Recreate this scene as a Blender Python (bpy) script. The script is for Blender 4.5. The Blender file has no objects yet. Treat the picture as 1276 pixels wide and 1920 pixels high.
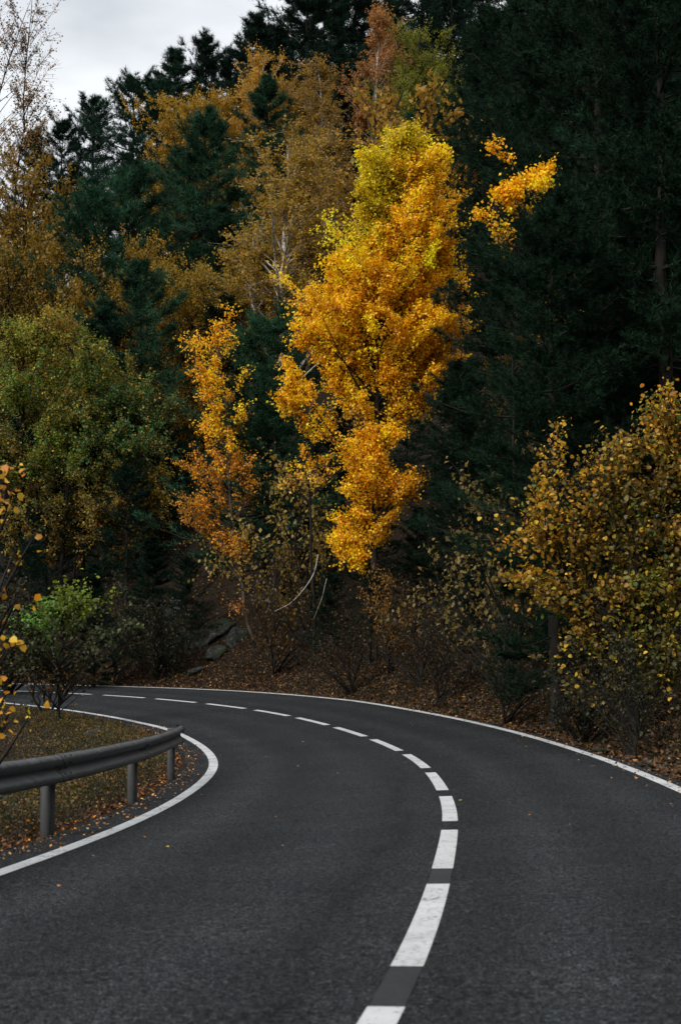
import bpy, math
import numpy as np
from mathutils import Matrix, Vector

SC = bpy.context.scene
COL = SC.collection
rng = np.random.default_rng(7)
R = math.radians

# ------------------------------------------------------------------ camera
FPX, HOR = 3014.84, 1225.05          # focal length and horizon row of a 1276 x 1920 frame
PITCH = math.atan((HOR - 960) / FPX)
CAMH = 1.6
cam = bpy.data.cameras.new('camera')
co = bpy.data.objects.new('camera', cam); COL.objects.link(co)
co.location = (0, 0, CAMH); co.rotation_euler = (math.pi/2 + PITCH, 0, 0)
cam.sensor_fit = 'VERTICAL'; cam.sensor_height = 36; cam.lens = FPX/1920*36
cam.clip_start = .1; cam.clip_end = 3000
cam.dof.use_dof = True; cam.dof.focus_distance = 52; cam.dof.aperture_fstop = 4.0
SC.camera = co

# ------------------------------------------------------------------ overcast sky
SUN_EL, SUN_AZ = R(38), R(-135)        # azimuth from +Y, clockwise
W = bpy.data.worlds.new('World'); SC.world = W; W.use_nodes = True
nt = W.node_tree; nt.nodes.clear()
def N(t, typ, **kw):
    n = t.nodes.new(typ)
    for k, v in kw.items(): setattr(n, k, v)
    return n
out = N(nt, 'ShaderNodeOutputWorld'); bg = N(nt, 'ShaderNodeBackground'); bg.inputs[1].default_value = .1
sky = N(nt, 'ShaderNodeTexSky', sky_type='NISHITA', sun_disc=False, sun_elevation=SUN_EL, sun_rotation=SUN_AZ)
tc = N(nt, 'ShaderNodeTexCoord'); mp = N(nt, 'ShaderNodeMapping'); mp.inputs['Scale'].default_value = (1, 1, 2.2)
mp.inputs['Location'].default_value = (3.1, .4, .65)
no = N(nt, 'ShaderNodeTexNoise'); no.inputs['Scale'].default_value = 3.2; no.inputs['Detail'].default_value = 6; no.inputs['Roughness'].default_value = .48
cr = N(nt, 'ShaderNodeValToRGB'); cr.color_ramp.elements[0].position = .36; cr.color_ramp.elements[1].position = .56
cr.color_ramp.elements[0].color = (2.35, 2.48, 2.65, 1); cr.color_ramp.elements[1].color = (4.15, 4.28, 4.4, 1)
sep = N(nt, 'ShaderNodeSeparateXYZ'); mr = N(nt, 'ShaderNodeMapRange')
mr.inputs['From Min'].default_value = .3; mr.inputs['From Max'].default_value = 1; mr.inputs['To Min'].default_value = 1; mr.inputs['To Max'].default_value = 2.9
mul = N(nt, 'ShaderNodeVectorMath', operation='SCALE'); mix = N(nt, 'ShaderNodeMix', data_type='RGBA'); mix.inputs[0].default_value = .95
L = nt.links.new
L(tc.outputs['Generated'], mp.inputs[0]); L(mp.outputs[0], no.inputs['Vector']); L(no.outputs[0], cr.inputs[0])
L(tc.outputs['Generated'], sep.inputs[0]); L(sep.outputs[2], mr.inputs[0]); L(cr.outputs[0], mul.inputs[0]); L(mr.outputs[0], mul.inputs['Scale'])
L(sky.outputs[0], mix.inputs[6]); L(mul.outputs[0], mix.inputs[7]); L(mix.outputs[2], bg.inputs[0]); L(bg.outputs[0], out.inputs[0])
sl = bpy.data.lights.new('sun', 'SUN'); sl.energy = 1.5; sl.angle = R(16); sl.color = (1, .95, .87)
so = bpy.data.objects.new('sun', sl); COL.objects.link(so)
sd = Vector((math.sin(SUN_AZ)*math.cos(SUN_EL), math.cos(SUN_AZ)*math.cos(SUN_EL)*1.0, math.sin(SUN_EL)))
so.rotation_euler = sd.to_track_quat('Z', 'Y').to_euler(); so.location = (0, 0, 60)
SC.view_settings.view_transform = 'Standard'; SC.view_settings.look = 'None'
SC.view_settings.exposure = 1.15; SC.view_settings.gamma = 1; SC.view_settings.use_curve_mapping = False
SC.render.engine = 'CYCLES'
cy = SC.cycles; cy.max_bounces = 7; cy.diffuse_bounces = 5; cy.glossy_bounces = 2; cy.transmission_bounces = 5; cy.transparent_max_bounces = 4
cy.use_denoising = True

# ------------------------------------------------------------------ helpers
def new_mesh(name, V, F, mat=None, tint=None, smooth=False):
    V = np.asarray(V, np.float32).reshape(-1, 3); F = np.asarray(F, np.int32)
    me = bpy.data.meshes.new(name); n, k = F.shape
    me.vertices.add(len(V)); me.vertices.foreach_set('co', V.ravel())
    me.loops.add(n*k); me.loops.foreach_set('vertex_index', F.ravel())
    me.polygons.add(n); me.polygons.foreach_set('loop_start', np.arange(0, n*k, k, dtype=np.int32))
    if smooth: me.polygons.foreach_set('use_smooth', np.ones(n, bool))
    me.update(calc_edges=True)
    if tint is not None:
        a = me.attributes.new('tint', 'FLOAT_COLOR', 'FACE')
        t = np.ones((n, 4), np.float32); t[:, :3] = tint; a.data.foreach_set('color', t.ravel())
    if mat: me.materials.append(mat)
    return me
def link(name, me, parent=None, loc=None):
    o = bpy.data.objects.new(name, me); COL.objects.link(o)
    if parent: o.parent = parent
    if loc is not None: o.location = loc
    return o
def tag(o, label=None, cat=None, group=None, kind=None):
    if label: o['label'] = label
    if cat: o['category'] = cat
    if group: o['group'] = group
    if kind: o['kind'] = kind
    return o
def empty(name, loc):
    o = bpy.data.objects.new(name, None); COL.objects.link(o); o.location = loc; o.empty_display_size = .3
    return o
def copy_tree(root):
    r = root.copy(); COL.objects.link(r)
    for ch in root.children:
        c = ch.copy(); COL.objects.link(c); c.parent = r
    return r
def nrm(a): return a/np.maximum(np.linalg.norm(a, axis=-1, keepdims=True), 1e-9)
def tubes(P, Rd, sides=5):
    """P (n,m,3) polylines, Rd (n,m) radii -> verts, quads"""
    n, m, _ = P.shape
    T = np.empty_like(P); T[:, 1:-1] = P[:, 2:]-P[:, :-2]; T[:, 0] = P[:, 1]-P[:, 0]; T[:, -1] = P[:, -1]-P[:, -2]
    T = nrm(T); ref = np.zeros_like(T); vert = np.abs(T[..., 2]) > .8
    ref[..., 2] = ~vert; ref[..., 0] = vert
    # one reference per polyline keeps the tube from twisting
    ref[:] = ref[:, :1]
    A = nrm(np.cross(T, ref)); B = np.cross(T, A)
    an = np.arange(sides)/sides*2*np.pi
    V = P[:, :, None]+Rd[:, :, None, None]*(A[:, :, None]*np.cos(an)[None, None, :, None]+B[:, :, None]*np.sin(an)[None, None, :, None])
    idx = np.arange(n*m*sides).reshape(n, m, sides)
    a = idx[:, :-1]; b = idx[:, 1:]
    F = np.stack([a, np.roll(a, -1, 2), np.roll(b, -1, 2), b], -1).reshape(-1, 4)
    return V.reshape(-1, 3), F
class Acc:
    def __init__(s): s.V = []; s.F = []; s.T = []; s.n = 0
    def add(s, V, F, T=None):
        s.V.append(np.asarray(V, float).reshape(-1, 3)); s.F.append(np.asarray(F)+s.n); s.n += len(s.V[-1])
        if T is not None: s.T.append(np.asarray(T))
    def mesh(s, name, mat=None, smooth=False):
        return new_mesh(name, np.concatenate(s.V), np.concatenate(s.F), mat, np.concatenate(s.T) if s.T else None, smooth)
def box(cx, cy, cz, sx, sy, sz):
    v = np.array([[x, y, z] for z in (-.5, .5) for y in (-.5, .5) for x in (-.5, .5)])*[sx, sy, sz]+[cx, cy, cz]
    return v, np.array([[0, 2, 3, 1], [4, 5, 7, 6], [0, 1, 5, 4], [2, 6, 7, 3], [0, 4, 6, 2], [1, 3, 7, 5]])

# ------------------------------------------------------------------ materials
def mat(name):
    m = bpy.data.materials.new(name); m.use_nodes = True; t = m.node_tree; t.nodes.clear()
    o = N(t, 'ShaderNodeOutputMaterial'); return m, t, o
def ramp(t, pts):
    c = N(t, 'ShaderNodeValToRGB'); e = c.color_ramp.elements
    while len(e) < len(pts): e.new(.5)
    for i, (p, col) in enumerate(pts): e[i].position = p; e[i].color = (*col, 1)
    return c
def noise(t, vec, scale, detail=3, rough=.5):
    n = N(t, 'ShaderNodeTexNoise'); n.inputs['Scale'].default_value = scale; n.inputs['Detail'].default_value = detail; n.inputs['Roughness'].default_value = rough
    if vec: t.links.new(vec, n.inputs['Vector'])
    return n
def princ(t, o, rough=.8, spec=.3, metal=0):
    p = N(t, 'ShaderNodeBsdfPrincipled'); p.inputs['Roughness'].default_value = rough; p.inputs['Specular IOR Level'].default_value = spec; p.inputs['Metallic'].default_value = metal
    t.links.new(p.outputs[0], o.inputs[0]); return p
def bump(t, p, h, dist, strength=1):
    b = N(t, 'ShaderNodeBump'); b.inputs['Distance'].default_value = dist; b.inputs['Strength'].default_value = strength
    t.links.new(h, b.inputs['Height']); t.links.new(b.outputs[0], p.inputs['Normal'])
def leafmat(name, trans=.46, gloss=.018):
    m, t, o = mat(name)
    at = N(t, 'ShaderNodeAttribute', attribute_name='tint'); oi = N(t, 'ShaderNodeObjectInfo')
    mu = N(t, 'ShaderNodeMix', data_type='RGBA', blend_type='MULTIPLY'); mu.inputs[0].default_value = 1
    t.links.new(at.outputs[0], mu.inputs[6]); t.links.new(oi.outputs['Color'], mu.inputs[7])
    d = N(t, 'ShaderNodeBsdfDiffuse'); tr = N(t, 'ShaderNodeBsdfTranslucent'); g = N(t, 'ShaderNodeBsdfGlossy'); g.inputs['Roughness'].default_value = .5
    g.inputs[0].default_value = (.8, .85, .9, 1)
    a = N(t, 'ShaderNodeMixShader'); a.inputs[0].default_value = trans; b = N(t, 'ShaderNodeMixShader'); b.inputs[0].default_value = gloss
    t.links.new(mu.outputs[2], d.inputs[0]); t.links.new(mu.outputs[2], tr.inputs[0])
    t.links.new(d.outputs[0], a.inputs[1]); t.links.new(tr.outputs[0], a.inputs[2]); t.links.new(a.outputs[0], b.inputs[1]); t.links.new(g.outputs[0], b.inputs[2])
    t.links.new(b.outputs[0], o.inputs[0]); return m
LEAF = leafmat('leaf'); NEEDLE = leafmat('needle', .15, .006); LITTER = leafmat('fallen_leaf', .1, .015)
def objcoord(t): return N(t, 'ShaderNodeTexCoord').outputs['Object']
def barkmat(name, pts, scale, zs, bd=.01):
    m, t, o = mat(name); p = princ(t, o, .85, .2); mp_ = N(t, 'ShaderNodeMapping'); mp_.inputs['Scale'].default_value = (1, 1, zs)
    t.links.new(objcoord(t), mp_.inputs[0]); n = noise(t, mp_.outputs[0], scale, 5, .65); c = ramp(t, pts)
    t.links.new(n.outputs[0], c.inputs[0]); t.links.new(c.outputs[0], p.inputs['Base Color']); bump(t, p, n.outputs[0], bd); return m
BIRCH = barkmat('birch_bark', [(.36, (.05, .04, .035)), (.48, (.30, .27, .23)), (.62, (.42, .39, .34))], 3, 4)
BARK = barkmat('grey_brown_bark', [(.35, (.022, .017, .012)), (.7, (.10, .08, .06))], 9, .25, .02)
DBARK = barkmat('dark_bark', [(.35, (.004, .0035, .003)), (.7, (.018, .015, .012))], 9, .3, .01)
PBARK = barkmat('pine_bark', [(.35, (.007, .006, .005)), (.7, (.02, .016, .012))], 7, .3, .02)

def asphalt():
    m, t, o = mat('asphalt'); p = princ(t, o, .9, .06); v = objcoord(t)
    f = noise(t, v, 90, 2, .6); c = noise(t, v, 26, 4, .75); b = noise(t, v, .7, 4, .55)
    vo = N(t, 'ShaderNodeTexVoronoi'); vo.inputs['Scale'].default_value = 75; t.links.new(v, vo.inputs['Vector'])
    r1 = ramp(t, [(.38, (.0010, .0012, .0014)), (.5, (.0062, .0070, .0077)), (.60, (.036, .039, .042))]); t.links.new(f.outputs[0], r1.inputs[0])
    r2 = ramp(t, [(.40, (.16, .16, .16)), (.60, (1.9, 1.9, 1.9))]); t.links.new(c.outputs[0], r2.inputs[0])
    r3 = ramp(t, [(.3, (.82, .83, .85)), (.7, (1.15, 1.14, 1.12))]); t.links.new(b.outputs[0], r3.inputs[0])
    r4 = ramp(t, [(0, (.7, .7, .7)), (.35, (1.08, 1.08, 1.08)), (.93, (1.1, 1.1, 1.1)), (1, (1.1, 1.1, 1.1))]); t.links.new(vo.outputs['Distance'], r4.inputs[0])
    vs = N(t, 'ShaderNodeTexVoronoi'); vs.inputs['Scale'].default_value = 22; t.links.new(v, vs.inputs['Vector'])
    sc_ = N(t, 'ShaderNodeSeparateColor'); t.links.new(vs.outputs['Color'], sc_.inputs[0])
    gt = N(t, 'ShaderNodeMath', operation='GREATER_THAN'); gt.inputs[1].default_value = .975; t.links.new(sc_.outputs[0], gt.inputs[0])
    lt = N(t, 'ShaderNodeMath', operation='LESS_THAN'); lt.inputs[1].default_value = .22; t.links.new(vs.outputs['Distance'], lt.inputs[0])
    sp = N(t, 'ShaderNodeMath', operation='MULTIPLY'); t.links.new(gt.outputs[0], sp.inputs[0]); t.links.new(lt.outputs[0], sp.inputs[1])
    at = N(t, 'ShaderNodeAttribute', attribute_name='wear')
    cur = r1.outputs[0]
    for q in (r2.outputs[0], r3.outputs[0], r4.outputs[0], at.outputs[0]):
        mu = N(t, 'ShaderNodeMix', data_type='RGBA', blend_type='MULTIPLY'); mu.inputs[0].default_value = 1
        t.links.new(cur, mu.inputs[6]); t.links.new(q, mu.inputs[7]); cur = mu.outputs[2]
    mx = N(t, 'ShaderNodeMix', data_type='RGBA'); t.links.new(sp.outputs[0], mx.inputs[0]); t.links.new(cur, mx.inputs[6]); mx.inputs[7].default_value = (.08, .08, .075, 1)
    t.links.new(mx.outputs[2], p.inputs['Base Color'])
    ad = N(t, 'ShaderNodeMath', operation='ADD'); t.links.new(f.outputs[0], ad.inputs[0]); t.links.new(c.outputs[0], ad.inputs[1])
    bump(t, p, ad.outputs[0], .012, 1); return m
ASPH = asphalt()
def paintmat(name, col, wear, lo=.40, hi=.46, spec=.3):
    m, t, o = mat(name); p = princ(t, o, .8, spec); v = objcoord(t)
    n = noise(t, v, 26, 5, .75); n2 = noise(t, v, 2.2, 4, .6)
    ad = N(t, 'ShaderNodeMath', operation='MULTIPLY_ADD'); ad.inputs[1].default_value = .35; t.links.new(n2.outputs[0], ad.inputs[0]); t.links.new(n.outputs[0], ad.inputs[2])
    r_ = ramp(t, [(lo, wear), (hi, col), (.8, tuple(c*1.08 for c in col))])
    t.links.new(ad.outputs[0], r_.inputs[0])
    n3 = noise(t, v, 1.3, 4, .6); r3 = ramp(t, [(.3, (.78, .77, .74)), (.65, (1, 1, 1))]); t.links.new(n3.outputs[0], r3.inputs[0])
    mu = N(t, 'ShaderNodeMix', data_type='RGBA', blend_type='MULTIPLY'); mu.inputs[0].default_value = 1
    t.links.new(r_.outputs[0], mu.inputs[6]); t.links.new(r3.outputs[0], mu.inputs[7])
    t.links.new(mu.outputs[2], p.inputs['Base Color']); bump(t, p, n.outputs[0], .003); return m
PAINT = paintmat('road_paint', (.33, .335, .34), (.05, .05, .05), .555, .60)
GHOST = paintmat('faded_paint', (.020, .021, .0225), (.006, .0065, .007), .50, .90, .17)
def groundmat(name, pts, scale):
    m, t, o = mat(name); p = princ(t, o, .95, .1); v = objcoord(t); n = noise(t, v, scale, 8, .7); n2 = noise(t, v, 14, 4, .7)
    c = ramp(t, pts); t.links.new(n.outputs[0], c.inputs[0]); r2 = ramp(t, [(.3, (.45, .45, .45)), (.7, (1.5, 1.5, 1.5))]); t.links.new(n2.outputs[0], r2.inputs[0])
    mu = N(t, 'ShaderNodeMix', data_type='RGBA', blend_type='MULTIPLY'); mu.inputs[0].default_value = 1
    t.links.new(c.outputs[0], mu.inputs[6]); t.links.new(r2.outputs[0], mu.inputs[7]); t.links.new(mu.outputs[2], p.inputs['Base Color'])
    bump(t, p, n2.outputs[0], .08); return m
SOIL = groundmat('forest_floor', [(.35, (.006, .004, .003)), (.5, (.015, .009, .005)), (.65, (.010, .010, .005)), (.8, (.024, .014, .008))], 1.1)
def stonemat():
    m, t, o = mat('mossy_stone'); p = princ(t, o, .9, .2); v = objcoord(t); n = noise(t, v, 3.5, 9, .7); n2 = noise(t, v, 1.4, 5, .6)
    c = ramp(t, [(.35, (.004, .0045, .004)), (.5, (.018, .019, .018)), (.66, (.075, .078, .075))]); t.links.new(n.outputs[0], c.inputs[0])
    r2 = ramp(t, [(.48, (0, 0, 0)), (.6, (1, 1, 1))]); t.links.new(n2.outputs[0], r2.inputs[0])
    mu = N(t, 'ShaderNodeMix', data_type='RGBA'); t.links.new(r2.outputs[0], mu.inputs[0]); t.links.new(c.outputs[0], mu.inputs[6]); mu.inputs[7].default_value = (.012, .018, .008, 1)
    t.links.new(mu.outputs[2], p.inputs['Base Color']); bump(t, p, n.outputs[0], .12); return m
STONE = stonemat()
def galv(name, k=1, metal=.55):
    m, t, o = mat(name); p = princ(t, o, .55, .4, metal); v = objcoord(t); n = noise(t, v, 6, 6, .65); n2 = noise(t, v, 60, 3, .6)
    c = ramp(t, [(.3, (.13*k, .14*k, .14*k)), (.55, (.24*k, .25*k, .255*k)), (.75, (.33*k, .34*k, .345*k))]); t.links.new(n.outputs[0], c.inputs[0])
    t.links.new(c.outputs[0], p.inputs['Base Color'])
    r_ = ramp(t, [(.3, (.42, .42, .42)), (.7, (.68, .68, .68))]); t.links.new(n.outputs[0], r_.inputs[0]); t.links.new(r_.outputs[0], p.inputs['Roughness'])
    bump(t, p, n2.outputs[0], .0015, .6); return m
GALV = galv('galvanised_steel', .28, .45); GALVD = galv('weathered_steel', .09, .1)

# ------------------------------------------------------------------ road alignment
ds = .25
KN = np.linspace(-4, 71, 16)
KC = [.024, .00903, .00166, .01032, .00748, .0169, .01471, .00957, .01326, .02322, .01585, .01508, .01491, .01167, .00839, .0051]
KG = [-.012, -.02634, -.02571, -.01407, -.0067, .00045, .00963, .01149, .01117, .01211, .01161, .00786, .00391, .00078, -.00149, -.00365]
KE = [.01945, .01856, .02412, .02896, .03545, .04, .05214, .06262, .0707, .08564, .08549, .081, .07254, .06552, .06441, .06344]
WI, WO, LW = 3.649, 3.0615, .17
S = np.arange(-44, 190, ds)
kk = np.interp(S, KN, KC); kk[S < -4] = np.interp(S[S < -4], [-44, -4], [0, .012]); kk[S > 71] = np.interp(S[S > 71], [71, 90], [.0051, 0])
gg = np.interp(S, KN, KG); ee = np.interp(S, KN, KE)
gg[S < -4] = 0; gg[S > 71] = 0
i0 = int(round(44/ds))
TH = np.cumsum(kk)*ds; TH += 1.44929-TH[i0]
PX = np.cumsum(np.cos(TH))*ds; PY = np.cumsum(np.sin(TH))*ds; PZ = np.cumsum(gg)*ds
PX += .33892-PX[i0]; PY += 8.41078-PY[i0]; PZ -= PZ[i0]
def sd2xy(s, d):
    th = np.interp(s, S, TH)
    return np.interp(s, S, PX)-np.sin(th)*d, np.interp(s, S, PY)+np.cos(th)*d
def wob(x, y, f, ph=0):
    return (np.sin(x*f+1.3*np.sin(y*f*.7+ph)+ph)+np.sin(y*f*1.13+1.7*np.sin(x*f*.8+2*ph)+3+ph)+.6*np.sin((x+y)*f*2.1+ph*1.7)+.5*np.sin((x-y)*f*2.9-ph))/3.1
def height(s, d):
    s = np.asarray(s, float); d = np.asarray(d, float)
    x, y = sd2xy(s, d)
    dc = np.clip(d, -WO-.3, WI+.55)
    z = np.interp(s, S, PZ)-np.interp(s, S, ee)*dc
    o = -d-WO-.3
    h1 = np.where(o > 0, -.05*np.clip(o/.15, 0, 1)-.06*np.sin(np.clip(o, 0, 1.2)/1.2*np.pi), 0)
    rise = np.clip(o-.7, 0, 3.5)*.50+np.clip(o-4.2, 0, 44)*.80+np.clip(o-48.2, 0, 40)*.28
    far = np.clip(o-88, 0, None); rise = rise+np.where(far < 60, far*.12, 7.2-(far-60)*.35)
    amp = np.clip((o-.4)/4, 0, 1)*.22+np.clip((o-6)/30, 0, 1)*.8
    h1 = h1+np.where(o > 0, rise+amp*wob(x, y, .33, 1)+np.clip((o-.3)/2, 0, 1)*(.10*wob(x, y, 1.7, 2)+.05*wob(x, y, 4.1, 5)), 0)
    q = d-WI-.55
    h2 = np.where(q > 0, -.03*np.clip(q/.12, 0, 1)+.05*np.clip(q-.1, 0, 1.2)-np.clip(q-2.5, 0, 30)*.10+np.clip(q/.8, 0, 1)*(.05*wob(x, y, 1.9, 3)+.025*wob(x, y, 5.3, 1)), 0)
    return z+np.where(o > 0, h1, 0)+np.where(q > 0, h2, 0)
def ground_z(x, y):
    x = np.atleast_1d(x).astype(float); y = np.atleast_1d(y).astype(float); r = np.empty(len(x))
    for i in range(0, len(x), 4000):
        a = x[i:i+4000, None]-PX[None]; b = y[i:i+4000, None]-PY[None]
        j = np.argmin(a*a+b*b, 1); k = np.arange(len(j))
        d = -a[k, j]*np.sin(TH[j])+b[k, j]*np.cos(TH[j])
        r[i:i+4000] = height(S[j], d)
    return r
def gz(x, y): return float(ground_z([x], [y])[0])
def road_dist(x, y):
    a = x-PX; b = y-PY; j = np.argmin(a*a+b*b); return -a[j]*math.sin(TH[j])+b[j]*math.cos(TH[j])
def ray(px, py, D):
    """world point on the sight line of a photo pixel at forward distance D"""
    u = (px-638)/FPX; v = (960-py)/FPX
    y = math.cos(PITCH)-v*math.sin(PITCH); z = math.sin(PITCH)+v*math.cos(PITCH)
    return np.array([u/y*D, D, CAMH+z/y*D])
def hit(px, py, D0=22):
    for D in np.arange(D0, 150, .4):
        P = ray(px, py, D)
        if P[2] < gz(P[0], D): return D
    return 60
def grid_mesh(name, s, d, zoff, mat_, fz=None):
    Sg, Dg = np.meshgrid(s, d, indexing='ij'); x, y = sd2xy(Sg, Dg)
    z = height(Sg, Dg)+zoff if fz is None else fz(Sg, Dg)
    idx = np.arange(Sg.size).reshape(Sg.shape)
    F = np.stack([idx[:-1, :-1], idx[:-1, 1:], idx[1:, 1:], idx[1:, :-1]], -1).reshape(-1, 4)[:, ::-1]
    return new_mesh(name, np.stack([x, y, z], -1), F, mat_, smooth=True)

# ground: one hillside sheet following the road, and a wide low plain under it
dd = np.concatenate([np.arange(-170, -60, 5), np.arange(-60, -16, 1.5), np.arange(-16, -6, .35), np.arange(-6, -3.2, .12), [-3.2], np.linspace(-3, 4, 8), [4.1], np.arange(4.2, 8, .12), np.arange(8, 16, .5), np.arange(16, 34, 2)])
me = grid_mesh('hillside', np.concatenate([np.arange(-40, 0, 1.), np.arange(0, 80, .35), np.arange(80, 186, 2)]), dd, 0, SOIL,
               lambda s, d: height(s, d)-np.where((d > -WO-.29) & (d < WI+.54), .06, 0))
tag(link('hillside', me), kind='structure')
an = np.linspace(0, 2*np.pi, 49)[:-1]; ringr = [0, 120, 400, 1500]
v = [[0, 60, -14]]; F = []
for r_ in ringr[1:]:
    v += [[r_*math.cos(a), 60+r_*math.sin(a), -14] for a in an]
F4 = []
for k in range(2):
    for j in range(48): F4.append([1+48*k+j, 1+48*k+(j+1) % 48, 1+48*(k+1)+(j+1) % 48, 1+48*(k+1)+j][::-1])
for j in range(0, 48, 2): F4.append([0, 1+j, 1+j+1, 1+(j+2) % 48])
tag(link('ground', new_mesh('ground', v, F4, SOIL)), kind='structure')

# road slab with child markings
def roadz(off): return lambda s, d: np.interp(s, S, PZ)-np.interp(s, S, ee)*d+off
sr = np.arange(-38, 120, .25); dr = np.concatenate([[-WO-.27], np.linspace(-WO-.2, WI+.4, 48), [WI+.52]])
def edge_noise(s): return .05*np.sin(s*1.9)+.04*np.sin(s*4.7+1)+.03*np.sin(s*11.3)
Sg, Dg = np.meshgrid(sr, dr, indexing='ij')
D2 = Dg.copy(); D2[:, -1] += edge_noise(sr)*.8; D2[:, 0] += edge_noise(sr+7)*.6
x, y = sd2xy(Sg, D2); z = roadz(0)(Sg, D2)
lip_x, lip_y = x.copy(), y.copy()
idx = np.arange(Sg.size).reshape(Sg.shape)
F = np.stack([idx[:-1, :-1], idx[:-1, 1:], idx[1:, 1:], idx[1:, :-1]], -1).reshape(-1, 4)[:, ::-1]
V = np.stack([x, y, z], -1).reshape(-1, 3)
n0 = len(V); e0 = idx[:, 0]; e1 = idx[:, -1]; lo0 = V[e0]-[0, 0, .09]; lo1 = V[e1]-[0, 0, .09]
V = np.concatenate([V, lo0, lo1]); m_ = len(e0)
s0 = np.stack([e0[:-1], e0[1:], n0+np.arange(1, m_), n0+np.arange(m_-1)], -1)[:, ::-1]
s1 = np.stack([e1[:-1], e1[1:], n0+m_+np.arange(1, m_), n0+m_+np.arange(m_-1)], -1)
me = new_mesh('road', V, np.concatenate([F, s0, s1]), ASPH, smooth=False)
wear = me.attributes.new('wear', 'FLOAT_COLOR', 'POINT'); dv = np.concatenate([D2.ravel(), D2[:, 0], D2[:, -1]])
sv = np.concatenate([Sg.ravel(), sr, sr])
w_ = 1+.28*np.exp(-((dv-1.1)/.3)**2)+.28*np.exp(-((dv-2.75)/.3)**2)+.22*np.exp(-((dv+.85)/.28)**2)+.22*np.exp(-((dv+2.3)/.28)**2)
w_ *= 1-.45*np.exp(-((dv-.55-.05*np.sin(sv*.6)-.03*np.sin(sv*2.3))/.09)**2)*np.clip((22-sv)/8, 0, 1)*(.75+.25*np.sin(sv*3.1))
w_ *= 1+.10*np.sin(dv*5.1+.3*np.sin(sv*.35))*np.exp(-((dv)/3)**2)
w_ *= 1-.25*np.clip((dv-WI-.1)/.3, 0, 1)
w4 = np.ones((len(dv), 4), np.float32); w4[:, :3] = w_[:, None]; wear.data.foreach_set('color', w4.ravel())
road = tag(link('road', me), kind='structure')
def strip(name, s0_, s1_, d0, d1, mat_, off=.004, step=.25):
    n = max(2, int((s1_-s0_)/step)+1); s_ = np.linspace(s0_, s1_, n)
    return link(name, grid_mesh(name, s_, np.array([d0, d1]), 0, mat_, roadz(off)), road)
strip('inner_edge_line', -38, 120, WI-LW/2, WI+LW/2, PAINT)
strip('outer_edge_line', -38, 120, -WO-LW/2, -WO+LW/2, PAINT)
DASH, GAP = 3.64759, 1.06642
for i in range(-7, 24):
    s_ = i*(DASH+GAP)
    strip('lane_dash', s_, s_+DASH, -LW/2, LW/2, PAINT)
    if i <= 1: strip('faded_line', s_-GAP+.01, s_-.01, -LW/2+.004, LW/2-.004, GHOST)

# ------------------------------------------------------------------ guardrail
prof = np.array([(-.156, .004), (-.148, .022), (-.132, .052), (-.112, .076), (-.092, .083), (-.070, .074), (-.048, .044), (-.028, .014), (-.012, .005), (0, .003)])
prof = np.concatenate([prof, (prof[:-1]*[-1, 1])[::-1]])
RD = WI+.49      # back plane of the beam
def beam_mesh(sa, sb, dz=0, fwd=0, flare=0):
    n = 24; s_ = np.linspace(sa, sb, n); acc = []
    for side, th in ((0, 0), (1, .004)):
        P = []
        for k, sv_ in enumerate(s_):
            t_ = k/(n-1); d_ = RD-prof[:, 1]-fwd+th+flare*t_**2
            x, y = sd2xy(np.full(len(prof), sv_), d_)
            base = height(np.array([sv_]), np.array([WI+.6]))[0]+.02
            P.append(np.stack([x, y, base+.70+dz+prof[:, 0]], -1))
        acc.append(np.array(P))
    A, B = acc; m = len(prof); ia = np.arange(n*m).reshape(n, m); ib = ia+n*m
    q = lambda g: np.stack([g[:-1, :-1], g[:-1, 1:], g[1:, 1:], g[1:, :-1]], -1).reshape(-1, 4)
    F = [q(ia), q(ib)[:, ::-1]]
    for c in (0, -1): F.append(np.stack([ia[:-1, c], ia[1:, c], ib[1:, c], ib[:-1, c]], -1))
    for r_ in (0, -1): F.append(np.stack([ia[r_, :-1], ia[r_, 1:], ib[r_, 1:], ib[r_, :-1]], -1))
    return new_mesh('rail_beam', np.concatenate([A.reshape(-1, 3), B.reshape(-1, 3)]), np.concatenate(F), GALV, smooth=True)
gb = sd2xy(18.8, RD+.1); gr0 = np.array([gb[0], gb[1], float(height(18.8, WI+.6))])
rail = tag(empty('guardrail', gr0), 'grey corrugated steel guardrail on three posts along the inside of the bend', 'guardrail')
def rail_link(name, me, mtx=None):
    o = link(name, me, rail)
    o.location = Vector(-gr0)
    return o
PS = [-1.6, 3.5, 8.6, 13.8, 18.8]
for a, b, dz, fw in ((-6.3, -1.35, 0, 0), (-1.7, 3.8, .004, .006), (3.35, 8.9, 0, 0), (8.45, 14.1, .004, .006), (13.65, 19.3, 0, 0)):
    rail_link('rail_beam', beam_mesh(a, b, dz, fw))
rail_link('rail_end', beam_mesh(19.24, 19.5, .0, .004, .12))
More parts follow.
